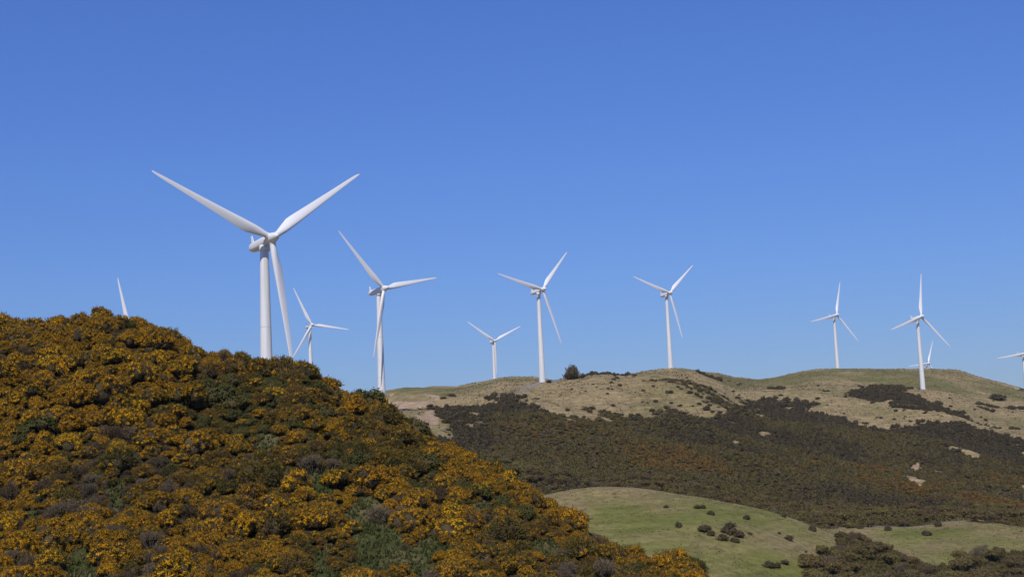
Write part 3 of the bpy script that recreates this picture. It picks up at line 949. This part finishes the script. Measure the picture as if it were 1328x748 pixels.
for i, (w, h) in enumerate([(3.0, 2.2), (3.4, 2.5), (2.6, 2.1), (3.2, 2.0)]):
    rng = np.random.default_rng(700 + i)
    C, R = dome(rng, 11, w, h, 0.16, 0.32)
    T, Nn, li = tufts_on(rng, C, R * 0.95, 110)
    idx = np.repeat(np.arange(110), 12)
    lf = flakes(rng, T[idx] + Nn[idx] * rng.uniform(-0.1, 0.25, (len(idx), 1)) + rng.normal(size=(len(idx), 3)) * 0.14, unit(Nn[idx] + np.array([0, 0, .3])), 0.2)
    variant('shrub', [('foliage', lf, M['dark_leaf']), ('dark_core', blob_core(C, R * 0.78), M['gorse_wood'])])
for i, (w, h) in enumerate([(3.2, 1.7), (3.8, 1.9), (2.8, 1.6), (3.4, 2.2)]):
    rng = np.random.default_rng(800 + i)
    C, R = dome(rng, 6, w, h)
    T, Nn, li = tufts_on(rng, C, R * 0.97, 30)
    idx = np.repeat(np.arange(30), 6)
    lf = flakes(rng, T[idx] + rng.normal(size=(len(idx), 3)) * 0.2, unit(Nn[idx] + np.array([0, 0, .3])), 0.42)
    core = blob_core(C, R * 0.84)
    for kd in ('scrub_dark', 'scrub_olive', 'scrub_rust'):
        variant(kd, [('foliage', lf, M[kd]), ('dark_core', core, M['gorse_wood'])])

NTH = ['first', 'second', 'third', 'fourth', 'fifth', 'sixth', 'seventh', 'eighth', 'ninth', 'tenth', 'eleventh', 'twelfth', 'thirteenth', 'fourteenth', 'fifteenth', 'sixteenth',
       'seventeenth', 'eighteenth', 'nineteenth', 'twentieth']
WAIT = []                                      # plants whose label still needs its place in the row
def defer(root, text):
    WAIT.append((root, text))
def settle():
    by = {}
    for r, t in WAIT: by.setdefault(t, []).append(r)
    for t, rs in by.items():
        rs.sort(key=lambda r: float(project(np.array(r.location))[0]))
        for i, r in enumerate(rs):
            r['label'] = t if len(rs) == 1 else t + ', ' + (NTH[i] if i < len(NTH) else str(i + 1) + 'th') + ' from left'
            if len(r['label'].split()) > 16: print('LONG', r['label'])
def where_near(x, y, z):
    px, py = (float(v) for v in project(np.array([x, y, z + 0.8])))
    band = 'at the bottom' if py > 700 else 'low' if py > 645 else 'halfway up' if py > 585 else 'high' if py > 520 else 'near the top'
    col = ('by the left edge' if px < 80 else 'below the lone blade tip' if px < 190 else 'left of the largest tower' if px < 300 else 'below the largest tower' if px < 385
           else 'below the small turbine' if px < 440 else 'below the dip tower' if px < 540 else 'on the right flank' if px < 660 else 'on the right spur' if px < 800 else 'at the spur end')
    return band + ' ' + col

PROTO = {}                                     # first built copy of each variant, used again by the thickets
def plant(name, kind, k, loc, s, rz, label, cat, group=None, sz=1.0, ax=1.0):
    k = k % len(VARIANTS[kind])
    root = empty(name, tuple(map(float, loc)), rz, (s * ax, s / ax, s * sz))
    tag(root, label, cat, group)
    ob = []
    for n, me in VARIANTS[kind][k]:
        o = link(bpy.data.objects.new(n, me), root)
        if n != 'trunk': o['kind'] = 'stuff'
        ob.append(o)
    PROTO.setdefault((kind, k), ob)
    return root

def thicket(name, kind, P, S, Rz, label, cat):
    """the uncountable rest: copies of the same plants standing on the given points"""
    me = bpy.data.meshes.new(name)
    me.vertices.add(len(P)); me.vertices.foreach_set('co', np.asarray(P, np.float32).ravel())
    a = me.attributes.new('size', 'FLOAT_VECTOR', 'POINT'); a.data.foreach_set('vector', np.asarray(S, np.float32).ravel())
    a = me.attributes.new('turn', 'FLOAT_VECTOR', 'POINT'); a.data.foreach_set('vector', np.stack([0 * Rz, 0 * Rz, Rz], 1).astype(np.float32).ravel())
    ob = tag(link(bpy.data.objects.new(name, me)), label, cat, kind='stuff')
    g = bpy.data.node_groups.new(name, 'GeometryNodeTree')
    g.interface.new_socket('Geometry', in_out='INPUT', socket_type='NodeSocketGeometry')
    g.interface.new_socket('Geometry', in_out='OUTPUT', socket_type='NodeSocketGeometry')
    gi = g.nodes.new('NodeGroupInput'); go = g.nodes.new('NodeGroupOutput')
    ip = g.nodes.new('GeometryNodeInstanceOnPoints')
    g.links.new(gi.outputs[0], ip.inputs['Points'])
    jall = g.nodes.new('GeometryNodeJoinGeometry')
    for k in range(len(VARIANTS[kind])):
        j = g.nodes.new('GeometryNodeJoinGeometry')
        for po in PROTO[(kind, k)]:
            oi = g.nodes.new('GeometryNodeObjectInfo'); oi.transform_space = 'ORIGINAL'
            oi.inputs['Object'].default_value = po
            g.links.new(oi.outputs['Geometry'], j.inputs[0])
        ti = g.nodes.new('GeometryNodeGeometryToInstance')
        g.links.new(j.outputs[0], ti.inputs[0]); g.links.new(ti.outputs[0], jall.inputs[0])
    g.links.new(jall.outputs[0], ip.inputs['Instance'])
    ip.inputs['Pick Instance'].default_value = True
    rv = g.nodes.new('FunctionNodeRandomValue'); rv.data_type = 'INT'
    for s_ in rv.inputs:
        if s_.type == 'INT' and s_.name == 'Max': s_.default_value = len(VARIANTS[kind]) - 1
        if s_.type == 'INT' and s_.name == 'Min': s_.default_value = 0
    g.links.new([o for o in rv.outputs if o.type == 'INT'][0], ip.inputs['Instance Index'])
    for nm, sock in (('size', 'Scale'), ('turn', 'Rotation')):
        na = g.nodes.new('GeometryNodeInputNamedAttribute'); na.data_type = 'FLOAT_VECTOR'
        na.inputs['Name'].default_value = nm
        g.links.new([o for o in na.outputs if o.enabled][0], ip.inputs[sock])
    g.links.new(ip.outputs[0], go.inputs[0])
    md = ob.modifiers.new('plants', 'NODES'); md.node_group = g
    return ob

# ------------------------------------------------------------------ gorse hill: who stands where
rng = np.random.default_rng(7)
NAMES = {'gorse_full': 'gorse_bush', 'gorse_half': 'gorse_bush', 'gorse_bare': 'gorse_bush', 'green': 'green_shrub', 'dead': 'dead_shrub'}
LABEL = {'gorse_full': ('golden gorse bush', 'gorse bush', 'flowering gorse bushes on the near hill'),
         'gorse_half': ('half-flowering gorse bush', 'gorse bush', 'half flowering gorse bushes on the near hill'),
         'gorse_bare': ('flowerless olive gorse bush', 'gorse bush', 'flowerless gorse bushes on the near hill'),
         'green': ('dark green shrub', 'shrub', 'green shrubs on the near hill'),
         'dead': ('bare grey shrub', 'shrub', 'bare twiggy shrubs on the near hill')}
SPECIAL = [  # px, py of the foot, kind, variant, scale, label
 (437, 633, 'gorse_full', 0, 1.15, 'round bright yellow gorse bush standing beside a small grassy gap'),
 (476, 511, 'green', 2, 1.7, 'dark green rounded shrub on the skyline just left of a turbine tower'),
 (492, 678, 'dead', 1, 1.2, 'dark reddish brown shrub at the head of the long grassy gap'),
 (243, 556, 'gorse_full', 3, 0.75, 'single bright gold gorse bush surrounded by dark green shrubs'),
 (196, 524, 'gorse_full', 1, 0.95, 'bright yellow gorse bush at the upper edge of the dark green shrubs'),
 (132, 414, 'gorse_full', 2, 1.0, 'gorse bush on the highest point of the near hilltop'),
 (405, 612, 'dead', 3, 1.15, 'pale grey bare shrub standing above a small grassy gap'),
 (88, 417, 'dead', 2, 0.75, 'thin bare shrub sticking up from the skyline left of the hilltop'),
 (20, 418, 'dead', 0, 0.8, 'bare shrub with leaning twigs on the skyline near the left edge'),
 (60, 716, 'gorse_full', 4, 1.3, 'broad bright gorse bush near the lower left corner'),
]
GREEN_ZONE = outline(h_near, 100, 260, (200, 520), (250, 505), (330, 480), (372, 500), (376, 545), (320, 575), (250, 560), (180, 545))
placed = []
grid = {}
def free(x, y, r):
    cx, cy = int(x // 2), int(y // 2)
    for i in range(cx - 2, cx + 3):
        for j in range(cy - 2, cy + 3):
            for (a, b, q) in grid.get((i, j), ()):
                if (a - x) ** 2 + (b - y) ** 2 < (0.5 * (r + q)) ** 2: return False
    return True
def put(x, y, r):
    grid.setdefault((int(x // 2), int(y // 2)), []).append((x, y, r))
for px, py, kind, k, s_, lab in SPECIAL:
    p = hit(px, py, 100, 300, h_near); put(p[0], p[1], 1.7 * s_)
    plant(NAMES[kind], kind, k, p, s_, rng.uniform(0, 6.28), lab, 'gorse bush' if kind.startswith('gorse') else 'shrub')
NC = 90000
cx = rng.uniform(-92, 52, NC); cy = 118 + (210 - 118) * rng.uniform(0, 1, NC)
ok = (np.abs(cx / cy) < 0.40) & (gap_near(cx, cy) < 0.5) & (rng.uniform(0, 1, NC) < scrub_near(cx, cy) + 0.02)
cx, cy = cx[ok], cy[ok]
cz = h_near(cx, cy)
ppx, ppy = project(np.stack([cx, cy, cz], -1))
ok = (ppx > -70) & (ppx < 905) & (ppy < 815)
cx, cy, cz = cx[ok], cy[ok], cz[ok]
bl = fbm(cx / 14.0, cy / 14.0, 201, 3); dn = fbm(cx / 9.0, cy / 9.0, 207, 3); gz = inside(GREEN_ZONE, cx, cy)
CAND = []
rim = sum(soft(GAPS, cx + ox, cy + oy) for ox, oy in ((0, 0.9), (0, 2.2), (-0.8, 0.5), (0.8, 0.5))) > 0
for x, y, z, b, d, g, e in zip(cx, cy, cz, bl, dn, gz, rim):
    s_ = float(np.clip(rng.lognormal(-0.42, 0.42), 0.28, 1.4))
    u = rng.uniform()
    if x > 0: s_ *= 0.82
    if e: s_ *= 0.45
    if not free(x, y, 1.42 * s_): continue
    put(x, y, 1.42 * s_)
    if g: kind = 'green' if u < 0.50 else ('gorse_bare' if u < 0.82 else 'gorse_half')
    elif d > 0.30 and u < 0.4 or u < 0.04: kind = 'dead'; s_ = min(s_, 1.0)
    elif d < -0.42 and u < 0.55 or u < 0.06: kind = 'green'
    else:
        q = b * 1.5 + rng.normal() * 0.26 + 0.22
        kind = 'gorse_full' if q > -0.12 else ('gorse_half' if q > -0.45 else 'gorse_bare')
    CAND.append((x, y, z - 0.12, s_, kind, rng.uniform(0, 6.28), int(rng.integers(60)), rng.uniform(0.8, 1.3), rng.uniform(0.8, 1.3)))
def shown(c):
    px, py = project(np.array([c[0], c[1], c[2] + 0.8]))
    return (c[3] / c[1]) if (5 < px < 1320 and py < 742) else 0
order = sorted(range(len(CAND)), key=lambda i: -shown(CAND[i]))
count = {'gorse': 0, 'green': 0, 'dead': 0}; rest = {}
for i in order:
    x, y, z, s_, kind, rz, k, sz, ax = CAND[i]
    key = kind.split('_')[0]
    if count[key] < {'gorse': 290, 'green': 150, 'dead': 110}[key] and shown(CAND[i]) > 0:
        count[key] += 1
        o = plant(NAMES[kind], kind, k, (x, y, z), s_, rz, *LABEL[kind], sz=sz, ax=ax)
        defer(o, ('small ' if s_ < 0.8 else 'large ' if s_ > 1.15 else 'middling ') + LABEL[kind][0] + ' ' + where_near(x, y, z))
    else:
        rest.setdefault(kind, []).append((x, y, z, s_, rz, sz, ax))
REST = {'gorse_full': ('gorse_thicket', 'mass of flowering gorse higher up the near hillside', 'gorse'),
        'gorse_half': ('gorse_thicket', 'mass of half flowering gorse higher up the near hillside', 'gorse'),
        'gorse_bare': ('gorse_thicket', 'mass of flowerless dark gorse higher up the near hillside', 'gorse'),
        'green': ('shrub_thicket', 'mass of dark green shrubs within the near gorse', 'shrubs'),
        'dead': ('twig_thicket', 'mass of grey bare shrubs within the near gorse', 'shrubs')}
print('near plants', len(CAND), count, {k: len(v) for k, v in rest.items()})
for kind, rows in rest.items():
    q = np.array(rows)
    for k in range(len(VARIANTS[kind])):
        if (kind, k) not in PROTO: raise RuntimeError('no first copy of ' + kind)
    thicket(REST[kind][0], kind, q[:, :3], np.stack([q[:, 3] * q[:, 6], q[:, 3] / q[:, 6], q[:, 3] * q[:, 5]], 1), q[:, 4], REST[kind][1], REST[kind][2])

# ------------------------------------------------------------------ bushes on the paddocks and the ridge
def shrub_at(px, py, wpx, label, surf, Y0, Y1, k, group=None, tall=1.0, name='shrub', kind='shrub', base_w=3.0):
    p = hit(px, py, Y0, Y1, surf)
    s_ = wpx * p[1] / FOC / base_w
    return plant(name, kind, k, p - np.array([0, 0, 0.35 * s_ * tall]), s_, rng.uniform(0, 6.28), label, 'tree' if 'tree' in name else 'shrub', group, tall)
PAD = [(904, 659, 8), (911, 659, 7), (922, 667, 9), (968, 673, 9), (881, 683, 9), (913, 689, 12), (922, 694, 11), (917, 686, 9), (942, 690, 15), (950, 693, 13), (958, 696, 14), (937, 700, 13), (954, 703, 11), (946, 685, 12),
       (973, 693, 6), (1016, 670, 6), (1011, 692, 5), (1023, 700, 9), (1054, 688, 9), (997, 735, 13), (1007, 735, 10), (1018, 731, 8), (984, 657, 9), (864, 658, 6), (1045, 716, 4), (1087, 697, 10), (1116, 685, 8), (1152, 687, 9), (1202, 694, 11), (1217, 682, 8), (1098, 700, 9)]
for i, (px, py, wp) in enumerate(PAD):
    wp *= 1.08
    if px in (913, 922, 917, 942, 950, 958, 937, 954, 946) and py > 680:
        lab, grp = 'dark shrub in the clump in the middle of the green paddock', 'clump of shrubs in the paddock'
    elif px == 1202: lab, grp = 'lone round dark shrub in the middle of the farther paddock', None
    elif px == 1054: lab, grp = 'dark pointed shrub on the right end of the paddock brow', None
    elif px == 881: lab, grp = 'small upright shrub alone on the upper slope of the green paddock', None
    elif px in (997, 1007): lab, grp = 'dark shrub of the close pair low on the green paddock', 'pair of shrubs low on the paddock'
    elif px > 1080: lab, grp = 'small dark shrub along the edge of the farther paddock', 'shrubs along the farther paddock'
    else: lab, grp = 'small scattered dark shrub on the grass of the green paddock', 'scattered shrubs on the green paddock'
    o = shrub_at(px, py, wp, lab, h_mid, 340, 640, i, grp, 1.25 if px in (1054, 881) else 0.95)
    defer(o, lab)
shrub_at(743, 491.5, 20, 'round dark tree alone on the ridge beside the gravel track', h_far, 700, 1300, 0, None, 1.55, 'round_tree')
shrub_at(755.5, 490, 6, 'small dark upright shrub beside the round ridge tree', h_far, 700, 1300, 1, None, 1.5)
shrub_at(711.5, 496, 8, 'dark shrub against the foot of the turbine by the gravel track', h_far, 700, 1300, 2, None, 0.8)
for i, (px, py, wp, lab) in enumerate([(558, 527, 9, 'dark shrub lowest of three on the pale slope behind the gorse hill'), (575, 517, 7, 'dark shrub between two others on the pale slope behind the gorse hill'), (586, 514, 11, 'widest dark shrub on the pale slope behind the gorse hill'),
                                  (1292, 518, 20, 'wide dark shrub patch high on the right slope'), (960, 498, 5, 'tiny dark shrub beside the green saddle of the ridge')]):
    shrub_at(px, py, wp, lab, h_far, 700, 1500, i, None, 0.62)
# scattered dark shrubs on the dry ridge slopes
n = 0
while n < 90:
    px, py = rng.uniform(740, 1320), rng.uniform(486, 560)
    p = hit(px, py, 700, 1500, h_far)
    if scrub_far(p[:1], p[1:2])[0] > 0.35 or p[1] > 1330: continue
    if green_far(p[:1], p[1:2])[0] > 0.5 and rng.uniform() < 0.8: continue
    s_ = rng.uniform(0.55, 1.25)
    o = plant('shrub', 'shrub', n, p - np.array([0, 0, 0.2]), s_, rng.uniform(0, 6.28), 'small dark shrub dotted on the dry grass of the far ridge', 'shrub', 'shrubs dotted over the ridge', 0.7)
    defer(o, ('tiny' if s_ < 0.8 else 'small' if s_ < 1.05 else 'larger') + ' dark shrub on the dry ' + ('upper ' if py < 515 else 'lower ') + 'ridge ' +
          ('near the round tree' if px < 830 else 'below the mid ridge turbine' if px < 930 else 'by the green saddle' if px < 1040 else 'left of the slope turbine' if px < 1190 else 'right of the slope turbine'))
    n += 1

# ------------------------------------------------------------------ wind-bent trees in the gully and along the foot of the ridge
def forest(poly, surf, Y0, Y1, n, sp, smin, smax, label, group):
    q = outline(surf, Y0, Y1, *poly); lo, hi = q.min(0), q.max(0)
    got = []
    tries = 0
    while len(got) < n and tries < 20000:
        tries += 1
        x, y = rng.uniform(lo[0], hi[0]), rng.uniform(lo[1], hi[1])
        if not inside(q, np.array([x]), np.array([y]))[0]: continue
        if any((x - a) ** 2 + (y - b) ** 2 < sp * sp for a, b in got): continue
        got.append((x, y))
        z = float(ground(x, y))
        s_ = rng.uniform(smin, smax)
        o = plant('kanuka_tree', 'tree', int(rng.integers(60)), (x, y, z - 0.2), s_, rng.uniform(-0.6, 0.6), label, 'tree', group)
        tx, ty = project(np.array([x, y, z + 2])); rows = np.interp(y, [lo[1], hi[1]], [0, 3])
        defer(o, ('small ' if s_ < 0.5 * (smin + smax) else 'large ') + label + ' ' + ('near side' if rows < 1 else 'middle' if rows < 2 else 'far side') + (' by the green paddock' if tx < 1130 and tx > 1000 else '' if tx <= 1000 else ' in mid stretch' if tx < 1230 else ' toward the right edge'))
    return len(got)
print('gully', forest([(1050, 762), (1042, 738), (1056, 724), (1078, 716), (1090, 704), (1096, 700), (1118, 700), (1150, 718), (1185, 733), (1206, 740), (1235, 736), (1262, 722), (1300, 722), (1345, 716), (1390, 800), (1050, 800)], h_mid, 340, 620, 130, 2.9, 0.6, 1.08,
    'wind-bent tree in the gully,', 'wind-bent trees in the gully'))
print('belt', forest([(1030, 672), (1060, 660), (1120, 664), (1200, 664), (1280, 660), (1340, 664), (1340, 688), (1260, 682), (1180, 690), (1090, 692)], h_far, 560, 760, 80, 4.4, 0.6, 1.0,
    'grey stemmed tree behind paddock brow,', 'trees along the paddock crest'))
print('belt2', forest([(640, 600), (660, 596), (700, 606), (740, 622), (720, 636), (690, 626), (655, 610)], h_far, 560, 760, 30, 4.2, 0.6, 0.95,
    'grey stemmed tree beyond the gorse spur,', 'trees in the row behind the gorse spur'))

print('belt3', forest([(740, 634), (790, 620), (860, 622), (930, 638), (1000, 650), (1060, 660), (1060, 672), (1000, 664), (930, 654), (850, 640), (780, 636)], h_far, 560, 760, 60, 5.0, 0.55, 0.95,
    'olive tree behind the green paddock,', 'trees along the ridge foot'))
# scrub over the ridge face
sp = 2.3
gx, gy = np.meshgrid(np.arange(-60, 620, sp), np.arange(530, 1330, sp * 1.15))
gx = gx + rng.uniform(-1, 1, gx.shape) * 1.2; gy = gy + rng.uniform(-1, 1, gy.shape) * 1.4
gx, gy = gx.ravel(), gy.ravel()
k = (np.abs(gx / gy) < 0.40) & ((scrub_far(gx, gy) > rng.uniform(0.28, 0.78, gx.shape))) & (gx / gy > -0.085)
gx, gy = gx[k], gy[k]
gz = h_far(gx, gy)
k = gz > h_mid(gx, gy) - 0.5
gx, gy, gz = gx[k], gy[k], gz[k]
print('scrub', len(gx))
fold = fbm((gx * 0.80 + gy * 0.60) / 70.0, (gx * -0.6 + gy * 0.8) / 190.0, 21, 3)
tone = -1.1 * fold + 0.9 * fbm(gx / 60.0, gy / 85.0, 401, 3) + 0.75 * smooth(800, 930, gy) + rng.normal(size=len(gx)) * 0.10 - 0.12
tone = tone + 0.9 * (gy > 1080) + 0.75 * (1 - smooth(0.02, 0.075, gx / gy)) * smooth(740, 800, gy)
tone = np.maximum(tone, -0.15 + 0 * tone) * (gy < 690) + tone * (gy >= 690)
which = np.where(tone > 0.22, 0, np.where(tone > -0.20, 1, 2))
for kd, num, (bx, by), txt, lab in (('scrub_dark', 0, (640, 545), 'low dark bush on the upper left of the ridge scrub', 'near black scrub filling the hollows of the ridge face'),
                                    ('scrub_olive', 1, (930, 590), 'low olive bush amid the ridge scrub below the mid ridge turbine', 'olive brown scrub over the ridge face'),
                                    ('scrub_rust', 2, (1010, 605), 'low rusty bush amid the ridge scrub above the paddock', 'rusty gold scrub on the spurs of the ridge face')):
    for i in range(4):
        p = hit(bx + 9 * i, by + 2 * i, 560, 1100, h_far)
        defer(plant('scrub_bush', kd, i, p - np.array([0, 0, 0.2]), 1.2, 0.5 * i, txt, 'bush', 'bushes of the ridge face'), txt)
    k = which == num
    ss = rng.uniform(0.55, 1.25, k.sum()) * (1.1 if num == 0 else 1.0)
    thicket('ridge_scrub', kd, np.stack([gx, gy, gz - 0.25], 1)[k], np.stack([ss, ss, ss * rng.uniform(0.7, 1.4, len(ss))], 1), rng.uniform(0, 6.28, len(ss)), lab, 'scrub')

ux = rng.uniform(40, 200, 9000); uy = rng.uniform(360, 560, 9000)
k = (soft(GULLY, ux, uy) > 0.5) & (np.abs(ux / uy) < 0.40)
ux, uy = ux[k], uy[k]
ss = rng.uniform(0.3, 0.7, len(ux))
thicket('gully_scrub', 'scrub_olive', np.stack([ux, uy, h_mid(ux, uy) - 0.2], 1), np.stack([ss, ss, ss * rng.uniform(0.8, 1.4, len(ss))], 1), rng.uniform(0, 6.28, len(ss)), 'low olive scrub under the trees of the gully', 'scrub')

# ------------------------------------------------------------------ tussock and grass standing on the open ground
def tussock_material(name, stops):
    mt, t, b = nodes(name)
    c = ramp(t, noise(t, 0.35, 3.0), stops)
    t.links.new(c, b.inputs['Base Color']); b.inputs['Roughness'].default_value = 0.9; b.inputs['Specular IOR Level'].default_value = 0.05
    return mt
def tussocks(name, X, Y, Z, size, height, mat, label, cat, blades=7, lean=0.5):
    n = len(X)
    P = np.repeat(np.stack([X, Y, Z - 0.05], 1), blades, 0); sz = np.repeat(size, blades)[:, None]; hh = np.repeat(height, blades)[:, None]
    a = rng.uniform(0, 2 * math.pi, (n * blades, 1))
    o = np.concatenate([np.cos(a), np.sin(a), 0 * a], 1)
    side = np.concatenate([-np.sin(a), np.cos(a), 0 * a], 1)
    V = np.stack([P + o * sz * 0.15 - side * sz * 0.30, P + o * sz * 0.15 + side * sz * 0.30, P + o * sz * lean * rng.uniform(0.5, 1.2, (n * blades, 1)) + np.array([0, 0, 1.0]) * hh * rng.uniform(0.6, 1.2, (n * blades, 1))], 1).reshape(-1, 3)
    return tag(link(bpy.data.objects.new(name, fast_mesh(name, V, np.arange(len(V)).reshape(-1, 3), mat))), label, cat, kind='stuff')
M['tussock'] = tussock_material('tussock', [(0.3, (0.15, 0.100, 0.048)), (0.5, (0.28, 0.205, 0.105)), (0.6, (0.14, 0.125, 0.048)), (0.75, (0.38, 0.285, 0.155))])
M['pasture'] = tussock_material('pasture', [(0.3, (0.095, 0.100, 0.034)), (0.5, (0.16, 0.135, 0.058)), (0.7, (0.23, 0.18, 0.095))])
M['gap_grass'] = tussock_material('gap_grass', [(0.3, (0.050, 0.060, 0.018)), (0.55, (0.085, 0.088, 0.028)), (0.75, (0.16, 0.13, 0.062))])
tx = rng.uniform(-60, 560, 60000); ty = rng.uniform(760, 1560, 60000)
k = (np.abs(tx / ty) < 0.40) & (tx / ty > -0.09)
tx, ty = tx[k], ty[k]
dens = 0.45 + 0.75 * fbm(tx / 18.0, ty / 18.0, 301, 4)
k = (scrub_far(tx, ty) < 0.5) & (bare_far(tx, ty) < 0.4) & (rng.uniform(0, 1, len(tx)) < dens)
tx, ty = tx[k], ty[k]
ts = rng.uniform(0.5, 1.5, len(tx))
tussocks('tussock_grass', tx, ty, h_far(tx, ty), ts, ts * 0.55, M['tussock'], 'dry tussock grass covering the open upper ridge', 'grass')
tx = rng.uniform(-10, 330, 40000); ty = rng.uniform(380, 600, 40000)
dens = 0.25 + 0.9 * fbm(tx / 12.0, ty / 9.0, 311, 4) + 0.3 * smooth(500, 520, ty)
k = (np.abs(tx / ty) < 0.40) & (soft(GULLY, tx, ty) < 0.5) & (rng.uniform(0, 1, len(tx)) < dens)
tx, ty = tx[k], ty[k]
ts = rng.uniform(0.25, 0.7, len(tx))
tussocks('pasture_grass', tx, ty, h_mid(tx, ty), ts, ts * 0.45, M['pasture'], 'rough pasture grass on the rolling paddocks', 'grass')
tx = rng.uniform(-90, 60, 90000); ty = rng.uniform(108, 215, 90000)
k = (np.abs(tx / ty) < 0.40) & ((gap_near(tx, ty) > 0.5) | (scrub_near(tx, ty) < 0.5))
tx, ty = tx[k], ty[k]
ts = rng.uniform(0.2, 0.5, len(tx))
tussocks('rank_grass', tx, ty, h_near(tx, ty), ts, ts * 1.1, M['gap_grass'], 'rank green grass in the gaps between the gorse', 'grass', 9, 0.6)

# ------------------------------------------------------------------ fence along the farther paddock
fp = np.array([hit(px, py, 400, 640, h_mid)[:2] for px, py in ((1128, 684), (1160, 687), (1185, 686), (1210, 681), (1235, 677), (1262, 674))])
L = np.r_[0, np.cumsum(np.hypot(*np.diff(fp, axis=0).T))]
tt = np.arange(0, L[-1], 3.2)
fx, fy = np.interp(tt, L, fp[:, 0]), np.interp(tt, L, fp[:, 1])
fz = ground(fx, fy)
fence = empty('farm_fence', (fx[0], fy[0], fz[0]))
tag(fence, 'post and wire fence along the brow of the farther paddock', 'fence')
pm = mesh('post', *box(-0.08, 0.08, -0.08, 0.08, -0.4, 1.25), M['post'])
for x, y, z in zip(fx, fy, fz):
    o = link(bpy.data.objects.new('post', pm), fence); o.location = (x - fx[0], y - fy[0], z - fz[0])
for h_ in (0.35, 0.65, 0.9, 1.15):
    V, F = tubes([(np.stack([fx - fx[0], fy - fy[0] - 0.1, fz - fz[0] + h_], 1), [0.012] * len(fx))], 3)
    link(bpy.data.objects.new('wire', fast_mesh('wire', V, F, M['wire'])), fence)
settle()

# ------------------------------------------------------------------ the air between the camera and the ridge
V, F = box(-31000, 31000, -31000, 31000, -78, 260)
hz = tag(link(bpy.data.objects.new('haze', mesh('haze', V, F, None))), 'thin pale haze in the air over the valley', 'haze', kind='stuff')
hm = bpy.data.materials.new('haze'); hm.use_nodes = True
ht = hm.node_tree; ht.nodes.clear()
ho = ht.nodes.new('ShaderNodeOutputMaterial'); hv = ht.nodes.new('ShaderNodeVolumePrincipled')
hv.inputs['Color'].default_value = (0.85, 0.90, 1.0, 1); hv.inputs['Density'].default_value = 2.6e-5
ht.links.new(hv.outputs[0], ho.inputs['Volume'])
hz.data.materials.append(hm)
